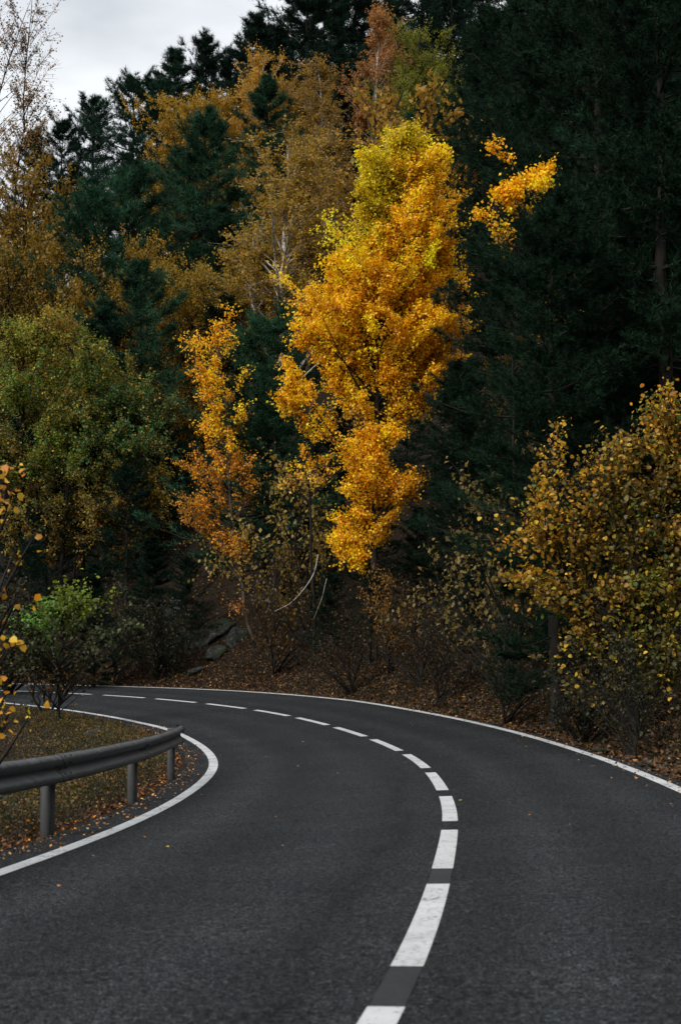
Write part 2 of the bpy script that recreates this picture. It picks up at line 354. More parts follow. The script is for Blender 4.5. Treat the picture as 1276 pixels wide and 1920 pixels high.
def c_post(s_):
    # sigma-like post: a C section with rounded corners
    acc = Acc(); w, dpt, r_ = .24, .12, .04
    pts = []
    for cx, cy, a0 in ((w/2-r_, dpt/2-r_, 0), (-w/2+r_, dpt/2-r_, 90), (-w/2+r_, -dpt/2+r_, 180), (w/2-r_, -dpt/2+r_, 270)):
        for a in np.linspace(a0, a0+90, 4): pts.append((cx+r_*math.cos(R(a)), cy+r_*math.sin(R(a))))
    pts = np.array(pts); m = len(pts); th = float(np.interp(s_, S, TH)); c, s__ = math.cos(th), math.sin(th)
    x0, y0 = sd2xy(s_, RD+.115); g = float(height(s_, WI+.7)); V = []
    for zz, sc in ((-.3, 1), (.85, 1), (.86, .94)):
        for p_ in pts: V.append((x0+(p_[0]*sc)*c-(p_[1]*sc)*s__, y0+(p_[0]*sc)*s__+(p_[1]*sc)*c, g+zz))
    F = [[k*m+j, k*m+(j+1) % m, (k+1)*m+(j+1) % m, (k+1)*m+j] for k in range(2) for j in range(m)]
    acc.add(V, F); top = [2*m+j for j in range(m)]
    F2 = [[top[0], top[j], top[j+1], top[min(j+2, m-1)]] for j in range(1, m-2, 2)]
    acc.F.append(np.array(F2)); return acc.mesh('post', GALVD)
def spacer(s_):
    th = float(np.interp(s_, S, TH)); x0, y0 = sd2xy(s_, RD+.035); g = float(height(s_, WI+.6))
    v, f = box(0, 0, 0, .11, .055, .2); c, s__ = math.cos(th), math.sin(th)
    v = np.stack([x0+v[:, 0]*c-v[:, 1]*s__, y0+v[:, 0]*s__+v[:, 1]*c, v[:, 2]+g+.70], -1); return new_mesh('spacer', v, f, GALVD)
def bolt(s_, dz, dd_):
    th = float(np.interp(s_, S, TH)); x0, y0 = sd2xy(s_, RD-dd_-.006); g = float(height(s_, WI+.6))
    nrm_ = np.array([math.sin(th), -math.cos(th), 0]); tg = np.array([math.cos(th), math.sin(th), 0])
    P = np.array([x0, y0, g+.72+dz]); V = []
    for k, (o_, r_) in enumerate(((-.01, .018), (.007, .018), (.013, .011))):
        for j in range(6): V.append(P+nrm_*o_+r_*(tg*math.cos(j*math.pi/3)+np.array([0, 0, 1])*math.sin(j*math.pi/3)))
    F = [[k*6+j, k*6+(j+1) % 6, k*6+6+(j+1) % 6, k*6+6+j] for k in range(2) for j in range(6)]+[[12, 13, 14, 15], [15, 16, 17, 12]]
    return new_mesh('bolt', V, F, GALVD)
for s_ in PS:
    rail_link('post', c_post(s_)); rail_link('spacer', spacer(s_))
    for dz, dp in ((-.06, .062), (.06, .062), (0, .008), (-.13, .055), (.13, .055)):
        for q in ((-.13, .13) if s_ < 18 else (.1,)):
            rail_link('bolt', bolt(s_+q+.12, dz, dp))

# ------------------------------------------------------------------ tree builders
def leaf_geo(P, nrml, axis, size, nv=4, wid=.8):
    n = len(P); ax = nrm(axis-nrml*np.sum(axis*nrml, -1, keepdims=True)); sd_ = np.cross(nrml, ax)
    s_ = size[:, None]
    if nv == 4:
        V = np.stack([P, P+ax*s_*.5+sd_*s_*wid*.5+nrml*s_*.12, P+ax*s_, P+ax*s_*.5-sd_*s_*wid*.5+nrml*s_*.12], 1)
        b = np.arange(n)[:, None]*4; F = np.concatenate([b+[0, 1, 2], b+[0, 2, 3]], 1).reshape(-1, 3); k = 2
    else:
        w = wid*.5
        V = np.stack([P, P+ax*s_*.28+sd_*s_*w+nrml*s_*.10, P+ax*s_*.72+sd_*s_*w*.8+nrml*s_*.06, P+ax*s_*1.02-nrml*s_*.08, P+ax*s_*.72-sd_*s_*w*.8+nrml*s_*.06, P+ax*s_*.28-sd_*s_*w+nrml*s_*.10], 1)
        b = np.arange(n)[:, None]*6; F = np.concatenate([b+[0, 1, 2], b+[0, 2, 3], b+[0, 3, 4], b+[0, 4, 5]], 1).reshape(-1, 3); k = 4
    return V.reshape(-1, 3), F, k

def pine_geo(seed, H, RR, cb=.15, nl=60, ns=10, ntf=5, nb=9, bl=.3, bw=.03, power=.8, side=None, tiers=17, col=(.009, .029, .0155), drop=0.):
    r = np.random.default_rng(seed)
    tz = np.linspace(-.4, H, 10); tp = np.stack([np.cumsum(r.normal(0, .05, 10)), np.cumsum(r.normal(0, .05, 10)), tz], -1)
    tr = np.interp(tz, [0, H], [.016*H, .015]); acc = Acc()
    V, F = tubes(tp[None], tr[None], 8); acc.add(V, F)
    u = (np.arange(nl)+r.random(nl)*.8)/nl; u = u**.9; u = np.clip(np.round(u*tiers)/tiers+r.normal(0, .006, nl), 0, 1)*.75+u*.25; h = H*(cb+(.985-cb)*u)
    L_ = RR*((1-u)**power*(.62+.38*np.minimum(1, u*5+.3))+.07)*r.uniform(.55, 1.18, nl)
    L_ *= 1+.25*np.sin(np.arange(nl)*.9+seed)
    az = np.arange(nl)*2.39996+r.normal(0, .35, nl)
    if side is not None:
        for q in range(nl):
            pass
    el = np.interp(u, [0, .5, 1], [R(-10-drop), R(6), R(48)])+r.normal(0, .13, nl)
    m = 7; t = np.linspace(0, 1, m)[None]
    hd = L_[:, None]*t*np.cos(el)[:, None]; vz = L_[:, None]*(np.sin(el)[:, None]*t+.16*t**3-.10*np.sin(t*np.pi)*(1-u[:, None]))
    wobz = r.normal(0, .12, (nl, 1))*t**2; A = az[:, None]+wobz
    bx = np.interp(h, tz, tp[:, 0])[:, None]; by = np.interp(h, tz, tp[:, 1])[:, None]
    P = np.stack([bx+hd*np.cos(A), by+hd*np.sin(A), h[:, None]+vz], -1)
    rad = np.maximum(.005, (L_*.011)[:, None]*(1-t)+.006)
    V, F = tubes(P, rad, 4); acc.add(V, F)
    # side branches
    us = r.uniform(.10, 1, (nl, ns)); us[:, 0] = 1; pos = np.empty((nl, ns, 3))
    for c in range(3): pos[..., c] = np.stack([np.interp(us[i], t[0], P[i, :, c]) for i in range(nl)])
    sgn = np.where(np.arange(ns) % 2, 1, -1)[None]*np.ones((nl, 1)); sgn[:, 0] = 0
    a2 = az[:, None]+sgn*r.uniform(.5, 1.15, (nl, ns)); l2 = (L_[:, None]*.42*(1.15-us)+.28)*r.uniform(.6, 1.3, (nl, ns)); l2[:, 0] = .35
    e2 = r.normal(.14, .16, (nl, ns))+u[:, None]*.3
    d2 = np.stack([np.cos(a2)*np.cos(e2), np.sin(a2)*np.cos(e2), np.sin(e2)], -1)
    m2 = 3; t2 = np.linspace(0, 1, m2)
    SB = pos[:, :, None]+d2[:, :, None]*l2[:, :, None, None]*t2[None, None, :, None]; SB[..., 2] += (l2[:, :, None]*.15*t2**2)
    SB = SB.reshape(-1, m2, 3); V, F = tubes(SB, np.full((len(SB), m2), .006)*np.array([1.3, 1, .6]), 3); acc.add(V, F)
    # tufts
    tt = (np.arange(ntf)+.6)/ntf; TP = pos[:, :, None]+d2[:, :, None]*(l2[:, :, None, None]*tt[None, None, :, None]); TP[..., 2] += l2[:, :, None]*.15*tt**2
    TP = TP+r.normal(0, .05, TP.shape); TD = np.broadcast_to(d2[:, :, None], TP.shape)+np.array([0, 0, .35])
    TP = TP.reshape(-1, 3); TD = nrm(TD.reshape(-1, 3)); nt_ = len(TP)
    bd = nrm(TD[:, None]*.75+r.normal(0, .62, (nt_, nb, 3))+np.array([0, 0, .15])); ln = bl*r.uniform(.6, 1.25, (nt_, nb))
    start = TP[:, None]-TD[:, None]*bl*.35*r.random((nt_, nb, 1))
    pr = nrm(np.cross(bd, r.normal(0, 1, (nt_, nb, 3))))
    v = np.stack([start-pr*bw/2, start+pr*bw/2, start+bd*ln[..., None]], 2)
    F = np.arange(nt_*nb*3).reshape(-1, 3)
    tb = r.uniform(.7, 1.35, (nt_, 1)); lim = np.repeat(r.uniform(.6, 1.55, nl), ns*ntf)[:, None]
    tint = np.clip(np.array(col)[None]*tb*lim, 0, 1); tint[:, 0:1] *= r.uniform(.8, 1.5, (nt_, 1)); tint = np.repeat(tint, nb, 0)
    return acc.mesh('trunk', PBARK, True), new_mesh('crown', v.reshape(-1, 3), F, NEEDLE, tint)

def decid_geo(seed, trunk, tr0, blobs, twigs=16, leaves=22, lsize=.1, spread=.55, nv=4, bark=BARK, slope=.55, tw_r=.005, keep_leaves=False, multi=None, extra_trunks=(), lean_twig=.25, surf=.42, alt=None):
    """trunk: (k,3) points. blobs: (centre, radii, limbs, colour[, leaf factor])"""
    r = np.random.default_rng(seed); acc = Acc()
    trunks = [np.array(trunk, float)]+[np.array(q, float) for q in extra_trunks]
    rs = []
    for q in trunks:
        tt = np.linspace(0, 1, len(q)); t2 = np.linspace(0, 1, 14); p = np.stack([np.interp(t2, tt, q[:, c]) for c in range(3)], -1)
        p[1:-1, :2] += r.normal(0, .045, (12, 2)); ra = tr0*(1-t2)**.8+.012
        V, F = tubes(p[None], ra[None], 7); acc.add(V, F); rs.append(p)
    LP, LU, LI, LC, LT = [], [], [], [], []
    for b in blobs:
        c, rad, nl, col = b[:4]; lf = b[4] if len(b) > 4 else 1; c = np.array(c, float); rad = np.array(rad, float)
        q = nrm(r.normal(0, 1, (nl, 3)))*(r.random((nl, 1))**surf)*np.exp(r.normal(.03, .30, (nl, 1))); T = c+q*rad
        tk = rs[r.integers(len(rs))] if multi is None else None
        st = np.empty((nl, 3)); f0 = np.empty(nl)
        for i in range(nl):
            tk = rs[int(np.argmin([np.min(np.hypot(k_[4:, 0]-T[i, 0], k_[4:, 1]-T[i, 1])) for k_ in rs]))]
            hd = math.hypot(T[i, 0]-np.interp(T[i, 2], tk[:, 2], tk[:, 0]), T[i, 1]-np.interp(T[i, 2], tk[:, 2], tk[:, 1]))
            zz = T[i, 2]-slope*hd*r.uniform(.7, 1.3)-.2; zz = min(max(zz, tk[0, 2]+.08*(tk[-1, 2]-tk[0, 2])), tk[-1, 2])
            st[i] = [np.interp(zz, tk[:, 2], tk[:, c_]) for c_ in range(3)]; f0[i] = (zz-tk[0, 2])/(tk[-1, 2]-tk[0, 2])
        m = 7; t = np.linspace(0, 1, m)[None, :, None]; mid = (st+T)/2; ln = np.linalg.norm(T-st, axis=1)
        mid[:, 2] += ln*r.uniform(-.02, .16, nl); mid += r.normal(0, .06, mid.shape)*ln[:, None]
        P = st[:, None]*(1-t)**2+2*mid[:, None]*t*(1-t)+T[:, None]*t**2
        r0 = np.minimum(tr0*(1-f0)*.5+.01, .012+.009*ln); ra = r0[:, None]*(1-np.linspace(0, 1, m))[None]+.006
        V, F = tubes(P, ra, 4); acc.add(V, F)
        nt_ = twigs; us = 1-r.random((nl, nt_))**1.3*.62; us[:, 0] = 1
        pos = np.empty((nl, nt_, 3)); tl = np.linspace(0, 1, m)
        for i in range(nl):
            for c_ in range(3): pos[i, :, c_] = np.interp(us[i], tl, P[i, :, c_])
        tan = nrm(T-mid)[:, None]; dr_ = nrm(tan*.75+r.normal(0, .5, (nl, nt_, 3))+np.array([0, 0, lean_twig]))
        l2 = spread*r.uniform(.35, 1.35, (nl, nt_))*np.exp(r.normal(0, .3, (nl, 1))); e1 = pos+dr_*l2[..., None]*.5; e2 = pos+dr_*l2[..., None]+np.array([0, 0, -.08])*l2[..., None]
        TW = np.stack([pos, e1, e2], 2).reshape(-1, 3, 3)
        V, F = tubes(TW, np.full((len(TW), 3), tw_r)*np.array([1.2, .9, .5]), 3); acc.add(V, F)
        nlv = max(1, int(leaves*lf)); n = len(TW); uu = r.random((n, nlv, 1))**.8
        lp = np.where(uu < .5, TW[:, None, 0]+(TW[:, None, 1]-TW[:, None, 0])*uu*2, TW[:, None, 1]+(TW[:, None, 2]-TW[:, None, 1])*(uu*2-1))
        lp = lp+r.normal(0, .035+lsize*.40, lp.shape)
        colr = np.array(col)[None, None]*np.exp(r.normal(0, .24, (n, nlv, 1)))
        lb = np.repeat(np.exp(r.normal(-.03, .2, nl)), nt_)[:, None, None]; colr = colr*lb
        hue = r.normal(0, .10, (n, nlv)); colr = np.broadcast_to(colr, (n, nlv, 3)).copy(); colr[..., 0] *= 1+hue*.5; colr[..., 1] *= 1-hue
        if alt:
            for ac, pr_ in alt:
                mk = r.random((n, nlv)) < pr_*r.uniform(.3, 1.8, (n, 1)); colr[mk] = np.array(ac)*np.exp(r.normal(0, .2, (int(mk.sum()), 1)))
        LP.append(lp.reshape(-1, 3)); LC.append(np.clip(colr.reshape(-1, 3), 0, .92))
    LP = np.concatenate(LP); LC = np.concatenate(LC); n = len(LP)
    nn = nrm(r.normal(0, .75, (n, 3))+np.array([0, 0, .55])); ax = r.normal(0, 1, (n, 3))+np.array([0, 0, -.7]); sz = lsize*r.uniform(.5, 1.4, n)
    trunk_me = acc.mesh('trunk', bark, True)
    if keep_leaves: return trunk_me, (LP, nn, ax, sz, LC)
    V, F, k = leaf_geo(LP, nn, ax, sz, nv); return trunk_me, new_mesh('crown', V, F, LEAF, np.repeat(LC, k, 0))

def make(name, loc, geo, label, cat='tree', group=None, color=(1, 1, 1), rz=0, sc=(1, 1, 1), crown_name='crown', trunk_name='trunk'):
    o = empty(name, loc); tag(o, label, cat, group); o.rotation_euler.z = rz; o.scale = sc
    if geo[0]: link(trunk_name, geo[0], o)
    if geo[1]:
        c = link(crown_name, geo[1], o); c.color = (*color, 1)
    return o

# ------------------------------------------------------------------ shared tree shapes
PINES = []
for i, (sd_, H, RR, cb, pw, nl, drp) in enumerate(((11, 14, 4.5, .10, .62, 80, 0), (12, 14, 4.0, .14, .75, 76, 4), (13, 14, 5.0, .22, .5, 70, -4), (14, 14, 3.4, .06, .75, 80, 6), (15, 14, 4.4, .16, .5, 72, 0))):
    PINES.append(pine_geo(sd_, H, RR, cb, nl, 12, 5, 10, .36, .034, pw, drop=drp))
def gen_blobs(r, H, RR, cb, nlimb, n, taper=.8, col=(1, 1, 1)):
    bl = []
    for i in range(n):
        t = (i+.5)/n; z = H*(cb+(1-cb)*t*.96); rr = RR*(math.sin(min(1, (t+.12)*1.25)*math.pi/2)*(1-t)**taper*1.35+.18)
        a = r.random()*6.28; o = rr*.28
        bl.append(((o*math.cos(a), o*math.sin(a), z), (rr, rr, H*(1-cb)/n*.95), max(3, int(nlimb*rr/RR/n*1.5)), tuple(np.array(col)*math.exp(r.normal(0, .08)))))
    return bl
GEN = {}
def gen_tree(key, seed, H, RR, cb, nlimb, n, bark, taper=.6, **kw):
    r = np.random.default_rng(seed)
    tk = [(0, 0, -.3)]+[(r.normal(0, .12), r.normal(0, .12), H*q) for q in (.25, .5, .75)]+[(r.normal(0, .15), 0, H*.96)]
    GEN[key] = decid_geo(seed, tk, .011*H, gen_blobs(r, H, RR, cb, nlimb, n, taper), bark=bark, **kw)
gen_tree('birch', 21, 12, 2.3, .22, 80, 8, BIRCH, twigs=12, leaves=26, lsize=.10, spread=.85, slope=1.0, alt=[((.35, .42, .35), .25), ((1.35, 1.25, 1), .1)])
gen_tree('slim_birch', 22, 12, 1.7, .3, 60, 8, BIRCH, twigs=12, leaves=24, lsize=.10, spread=.75, slope=1.1, alt=[((.4, .45, .4), .25), ((1.3, 1.2, 1), .1)])
gen_tree('broad', 23, 10, 3.4, .12, 110, 7, DBARK, twigs=14, leaves=30, lsize=.088, spread=.85, alt=[((.35, .42, .35), .28), ((1.4, 1.25, 1), .1)], slope=.8, taper=.45)
gen_tree('broad_b', 24, 10, 3.0, .18, 90, 7, DBARK, twigs=14, leaves=30, lsize=.088, spread=.9, alt=[((.4, .45, .35), .28), ((1.4, 1.25, 1), .1)], slope=.9, taper=.35)
gen_tree('thin_broad', 29, 10, 3.3, .08, 110, 8, DBARK, twigs=11, leaves=28, lsize=.085, spread=.9, slope=.8, taper=.4, alt=[((.35, .45, .35), .3), ((1.5, 1.3, .9), .12)])
gen_tree('shrub', 25, 3, 1.5, .1, 36, 4, DBARK, twigs=10, leaves=12, lsize=.085, spread=.45, slope=.8, taper=.4)
gen_tree('thin_shrub', 26, 3, 1.2, .25, 24, 4, DBARK, twigs=9, leaves=7, lsize=.08, spread=.5, slope=1.0, taper=.4)

fillers = []; named = []
boxes = []      # what each placed tree covers in the view, so the filling trees do not hide it
PROTO = {}
def view_box(px0, py0, px1, py1, D): boxes.append((px0, py0, px1, py1, D))
HW = {'birch': (12, 2.6), 'slim_birch': (12, 2.0), 'broad': (10, 3.8), 'broad_b': (10, 3.4), 'thin_broad': (10, 3.8), 'shrub': (3, 1.8), 'thin_shrub': (3, 1.5), 0: (14, 4.8), 1: (14, 4.1), 2: (14, 5.2), 3: (14, 3.5), 4: (14, 4.6)}
def place(kind, px, top, D, wpx, label, color=(1, 1, 1), group=None, name=None, cat=None, rz=None):
    """stands a tree on the slope: trunk column px, top row, distance D, crown width in photo pixels"""
    asp = {'birch': 2.1, 'slim_birch': 2.7, 'broad': 1.6, 'broad_b': 1.7, 'thin_broad': 1.7}.get(kind, 1.75 if isinstance(kind, int) else 9)
    fixed = D < 0; D = abs(D)
    if asp < 9 and not fixed:
        best = None
        for Dq in np.arange(D*.85, 185, 2.5):
            P = ray(px, top, Dq); g = gz(P[0], Dq); rt = (P[2]-g)/(wpx/FPX*Dq)/asp
            if P[2]-g < 3: break
            if best is None or rt < best[0]: best = (rt, Dq)
            if rt < 1: break
        D = best[1] if best else D
    P = ray(px, top, D); X = P[0]; g = gz(X, D); Hh = P[2]-g
    if not group: named.append((None, label, px, top)); boxes.append((px, top, D, wpx, Hh/D*FPX))
    if name is None: name = 'pine_tree' if isinstance(kind, int) else {'birch': 'birch_tree', 'slim_birch': 'birch_tree', 'broad': 'autumn_tree', 'broad_b': 'autumn_tree', 'thin_broad': 'autumn_tree', 'shrub': 'shrub', 'thin_shrub': 'shrub'}[kind]
    if cat is None: cat = name.replace('_', ' ').replace('autumn ', '')
    h0, r0 = HW[kind]; sz_ = Hh/h0; sx = max(wpx/FPX*D/2/r0*1.1, sz_*(.95 if isinstance(kind, int) else .8))
    if kind not in PROTO:
        geo = PINES[kind] if isinstance(kind, int) else GEN[kind]; o = make(name, (X, D, g), geo, label, cat, group, color); PROTO[kind] = o
    else:
        o = copy_tree(PROTO[kind]); o.name = name; o.location = (X, D, g); tag(o, label, cat)
        if group: o['group'] = group
        elif 'group' in o: del o['group']
        for c in o.children:
            if c.name.startswith('crown'): c.color = (*color, 1)
    o.rotation_euler = (0, 0, rng.random()*6.28 if rz is None else rz); o.scale = (sx, sx, sz_)
    return o

GOLD = (.50, .25, .035); OLIVE = (.34, .21, .04); RUST = (.36, .16, .05); BROWN = (.30, .16, .04); GREEN = (.12, .15, .03); YEL = (.66, .33, .02)
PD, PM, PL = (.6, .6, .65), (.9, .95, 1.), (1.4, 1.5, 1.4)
# skyline pines, left to right
sky_p = [(1, 66, 248, 118, 90, 'small pine tip poking over the ridge beside the bare birch', PM), (0, 172, 190, 112, 150, 'leftmost tall pine on the ridge against the cloudy sky', PM),
 (2, 118, 235, 116, 130, 'low broad pine on the ridge just right of the bare birch', PD), (2, 250, 152, 122, 165, 'broad pine on the ridge between the leftmost pine and the pointed one', PM), (4, 298, 158, 108, 150, 'dark flat-topped pine left of the orange grove near the skyline', PM),
 (1, 326, 98, 132, 110, 'narrow pointed pine top standing clear on the skyline', PM), (0, 384, 76, 136, 150, 'rounded pine on the skyline right of the narrow pointed one', PD),
 (4, 440, 104, 138, 120, 'low pine in the dip of the ridge before the highest trees', PD), (1, 478, 32, 140, 130, 'tall spiky pine on the ridge left of the twin tips', PD), (3, 502, 56, 134, 60, 'thin young pine tip between two tall pines on the skyline', PD),
 (3, 530, 62, 142, 110, 'dark pine at the right end of the open sky', PD), (0, 580, -60, 128, 190, 'tall dark pine reaching out of the top of the picture beside the sky', PD)]
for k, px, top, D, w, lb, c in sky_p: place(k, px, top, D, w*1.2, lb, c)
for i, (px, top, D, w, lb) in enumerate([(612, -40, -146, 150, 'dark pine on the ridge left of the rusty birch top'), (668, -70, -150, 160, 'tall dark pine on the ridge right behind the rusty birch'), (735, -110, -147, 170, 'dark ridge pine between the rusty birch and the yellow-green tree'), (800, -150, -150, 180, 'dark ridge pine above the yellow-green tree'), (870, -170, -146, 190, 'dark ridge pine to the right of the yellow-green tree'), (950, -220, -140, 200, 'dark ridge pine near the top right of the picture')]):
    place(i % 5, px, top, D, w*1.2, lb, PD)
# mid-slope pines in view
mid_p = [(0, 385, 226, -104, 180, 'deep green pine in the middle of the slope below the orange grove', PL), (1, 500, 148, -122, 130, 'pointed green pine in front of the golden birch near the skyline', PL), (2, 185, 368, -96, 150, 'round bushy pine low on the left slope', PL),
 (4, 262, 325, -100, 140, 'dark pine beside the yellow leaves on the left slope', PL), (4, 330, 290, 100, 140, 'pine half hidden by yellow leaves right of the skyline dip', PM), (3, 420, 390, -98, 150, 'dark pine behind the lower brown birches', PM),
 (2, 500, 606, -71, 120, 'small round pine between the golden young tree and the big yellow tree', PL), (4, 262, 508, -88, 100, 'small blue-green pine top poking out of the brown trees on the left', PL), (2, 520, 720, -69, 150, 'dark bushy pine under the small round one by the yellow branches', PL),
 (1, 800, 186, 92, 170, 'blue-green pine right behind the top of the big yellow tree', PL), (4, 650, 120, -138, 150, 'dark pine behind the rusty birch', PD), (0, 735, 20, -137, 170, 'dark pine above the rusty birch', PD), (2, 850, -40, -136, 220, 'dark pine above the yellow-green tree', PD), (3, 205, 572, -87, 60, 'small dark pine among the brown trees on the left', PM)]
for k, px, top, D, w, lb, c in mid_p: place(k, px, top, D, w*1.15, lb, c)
# autumn trees on the slope
mid_b = [('broad', 362, 176, -134, 85, 'orange tree left of the grove near the skyline', (.55, .30, .04)), ('broad_b', 432, 186, -132, 85, 'orange tree in the middle of the grove near the skyline', (.56, .31, .04)), ('birch', 492, 92, -130, 120, 'tall golden birch rising behind the pointed green pine', (.60, .33, .035)), ('broad', 536, 160, -131, 90, 'golden tree right of the pointed green pine', (.46, .24, .04)),
 ('slim_birch', 600, 104, -128, 110, 'olive-gold birch left of the rusty one near the top', (.36, .22, .05)), ('slim_birch', 704, 10, -124, 120, 'rusty brown birch with a pale trunk near the top of the slope', (.42, .19, .07)), ('broad_b', 785, 52, -122, 140, 'yellow-green tree beside the rusty birch', (.26, .25, .04)), ('shrub', 745, 150, 101, 70, 'small orange-brown tree between the rusty birch and the green one', (.42, .22, .04)),
 ('birch', 538, 256, 78, 230, 'large olive-gold birch with white trunk left of the big yellow tree', (.44, .28, .055)), ('slim_birch', 612, 244, 82, 150, 'slender brown-gold birch close behind the large olive-gold one', (.36, .22, .06)), ('birch', 470, 420, 74, 170, 'olive birch below and left of the large olive-gold one', (.38, .26, .04)), ('birch', 575, 450, 70, 120, 'olive-yellow birch leaning behind the big yellow tree', (.36, .24, .04)),
 ('broad', 330, 300, 98, 80, 'yellow leafed tree peeping out between dark pines', (.55, .34, .03)), ('broad_b', 295, 420, 84, 60, 'small yellow tree squeezed between two pines on the left slope', (.6, .38, .02)), ('broad', 360, 495, -93, 180, 'brown-gold tree in front of the dark pines of the middle slope', (.42, .25, .04)), ('broad_b', 240, 458, -94, 75, 'golden crown poking up left of the blue-green pine top', (.44, .25, .04)), ('broad', 265, 565, 72, 230, 'wide brown-gold tree behind the green one', (.38, .21, .04)),
 ('broad_b', 340, 640, 70, 170, 'dull gold tree behind the golden young tree', (.34, .19, .04)), ('thin_broad', 50, 275, -100, 150, 'orange and brown tree under the bare birch at the left edge', (.30, .16, .022)), ('thin_broad', 20, 420, -94, 200, 'brown-leafed tree at the left edge halfway up', (.28, .17, .03)), ('thin_broad', 140, 500, -93, 130, 'gold-brown sparse tree at the left between the edge trees and the pines', (.36, .20, .03)), ('broad', 150, 520, 70, 200, 'mixed orange tree above the green one', (.38, .22, .04)),
 
 ('birch', 1000, 560, 50, 200, 'sparse olive birch in the shade of the right-hand pines', (.22, .13, .03))]
for k, px, top, D, w, lb, c in mid_b: place(k, px, top, D, w*1.12, lb, (c[0]*.86, c[1]*.88, c[2]*.5) if 'birch' not in k else (c[0]*.98, c[1]*.92, c[2]*.6))

# ------------------------------------------------------------------ the big yellow tree and its neighbours
def loc_blob(base, px, py, rx, ry, D, n, col, lf=1, dy=0, deep=1.0):
    c = ray(px, py, D+dy)-base; k = D/FPX; return ((c[0], c[1], c[2]), (rx*k, rx*k*deep, ry*k), n, col, lf)
def key_tree(name, label, base_px, D, trunk_px, tr0, blobs, seed, base_z=None, **kw):
    P = ray(base_px, 1200, D); g = gz(P[0], D); base = np.array([P[0], D, g])
    if label: named.append((None, label, trunk_px[-1][0], trunk_px[-1][1]))
    tk = [(0, 0, -.3)]+[tuple(ray(a, b, D)-base) for a, b in trunk_px]
    tk = [(t_[0], 0 if i else 0, t_[2]) for i, t_ in enumerate(tk)]
    ex = [[(0, 0, -.2)]+[((ray(a, b, D)-base)[0], .25*j, (ray(a, b, D)-base)[2]) for j, (a, b) in enumerate(e)] for e in kw.pop('extra', [])]
    bl = [loc_blob(base, *b[:4], D, b[4], b[5], *(b[6:])) for b in blobs]
    cat = kw.pop('cat', 'tree'); cn = kw.pop('crown_name', 'crown'); tn = kw.pop('trunk_name', 'trunk')
    geo = decid_geo(seed, tk, tr0, bl, extra_trunks=ex, **kw)
    if kw.get('keep_leaves'):
        return base, geo
    return make(name, base, geo, label, cat, crown_name=cn, trunk_name=tn)
Y1 = (.95, .49, .010); Y2 = (.94, .54, .010); YG = (.66, .50, .015); YO = (.95, .46, .008); YD = (.92, .45, .010)
key_tree('yellow_tree', 'big bright yellow tree glowing in the middle of the dark slope', 705, 60, [(700, 1000), (710, 700), (735, 480), (755, 260)], .17,
 [(762, 270, 42, 45, 12, YG), (735, 320, 62, 45, 18, YG), (800, 320, 45, 55, 16, Y2), (700, 350, 40, 50, 12, YG), (770, 380, 75, 60, 30, Y1), (690, 430, 48, 50, 18, YG), (820, 430, 45, 55, 16, Y1), (740, 470, 85, 50, 30, Y1), (660, 520, 60, 50, 20, Y2), (690, 560, 100, 55, 40, Y1), (790, 540, 60, 60, 24, YO), (640, 600, 65, 50, 24, Y1), (740, 630, 95, 55, 36, Y1), (820, 610, 50, 50, 16, YO), (830, 500, 40, 50, 12, Y1), (720, 520, 60, 50, 18, Y1), (800, 660, 55, 40, 14, YO), (600, 640, 55, 35, 16, Y1), (690, 700, 85, 40, 26, Y1), (660, 730, 40, 25, 8, Y1), (800, 690, 45, 45, 12, YD), (760, 740, 45, 35, 10, YD), (858, 590, 18, 30, 4, YD), (725, 770, 50, 30, 7, YD, .5), (650, 800, 60, 40, 5, (.6, .33, .03), .35), (790, 760, 40, 30, 4, YD, .4)],
 101, twigs=18, leaves=24, lsize=.10, spread=.62, slope=.9, bark=DBARK, lean_twig=.5)
key_tree('yellow_tree', 'small yellow tree with hanging leaf clusters under the big yellow one', 690, 56.5, [(692, 1050), (700, 950), (712, 800)], .08,
 [(715, 815, 42, 28, 10, YO), (690, 850, 45, 30, 10, YO), (725, 900, 58, 40, 16, YD), (660, 900, 32, 35, 6, YD, .8), (700, 960, 65, 40, 15, YD), (765, 920, 25, 40, 5, YD, .8), (640, 1020, 50, 24, 9, YO), (700, 1010, 45, 28, 8, YD, .8), (665, 1045, 30, 18, 4, YD, .8)],
 102, twigs=14, leaves=18, lsize=.095, spread=.42, slope=.8, bark=DBARK)
key_tree('yellow_tree', 'yellow branch-heavy young tree left of the big yellow one above dark pines', 585, 60, [(590, 1100), (580, 900), (556, 720)], .06,
 [(545, 712, 24, 26, 5, Y1), (530, 745, 26, 22, 5, Y1), (565, 745, 36, 22, 7, Y1), (590, 800, 45, 28, 7, YD, .7), (610, 860, 50, 30, 7, YD, .45), (570, 900, 50, 40, 6, (.6, .34, .05), .4)],
 103, twigs=12, leaves=16, lsize=.10, spread=.42, slope=.7, bark=DBARK)
YN = (.94, .45, .010)
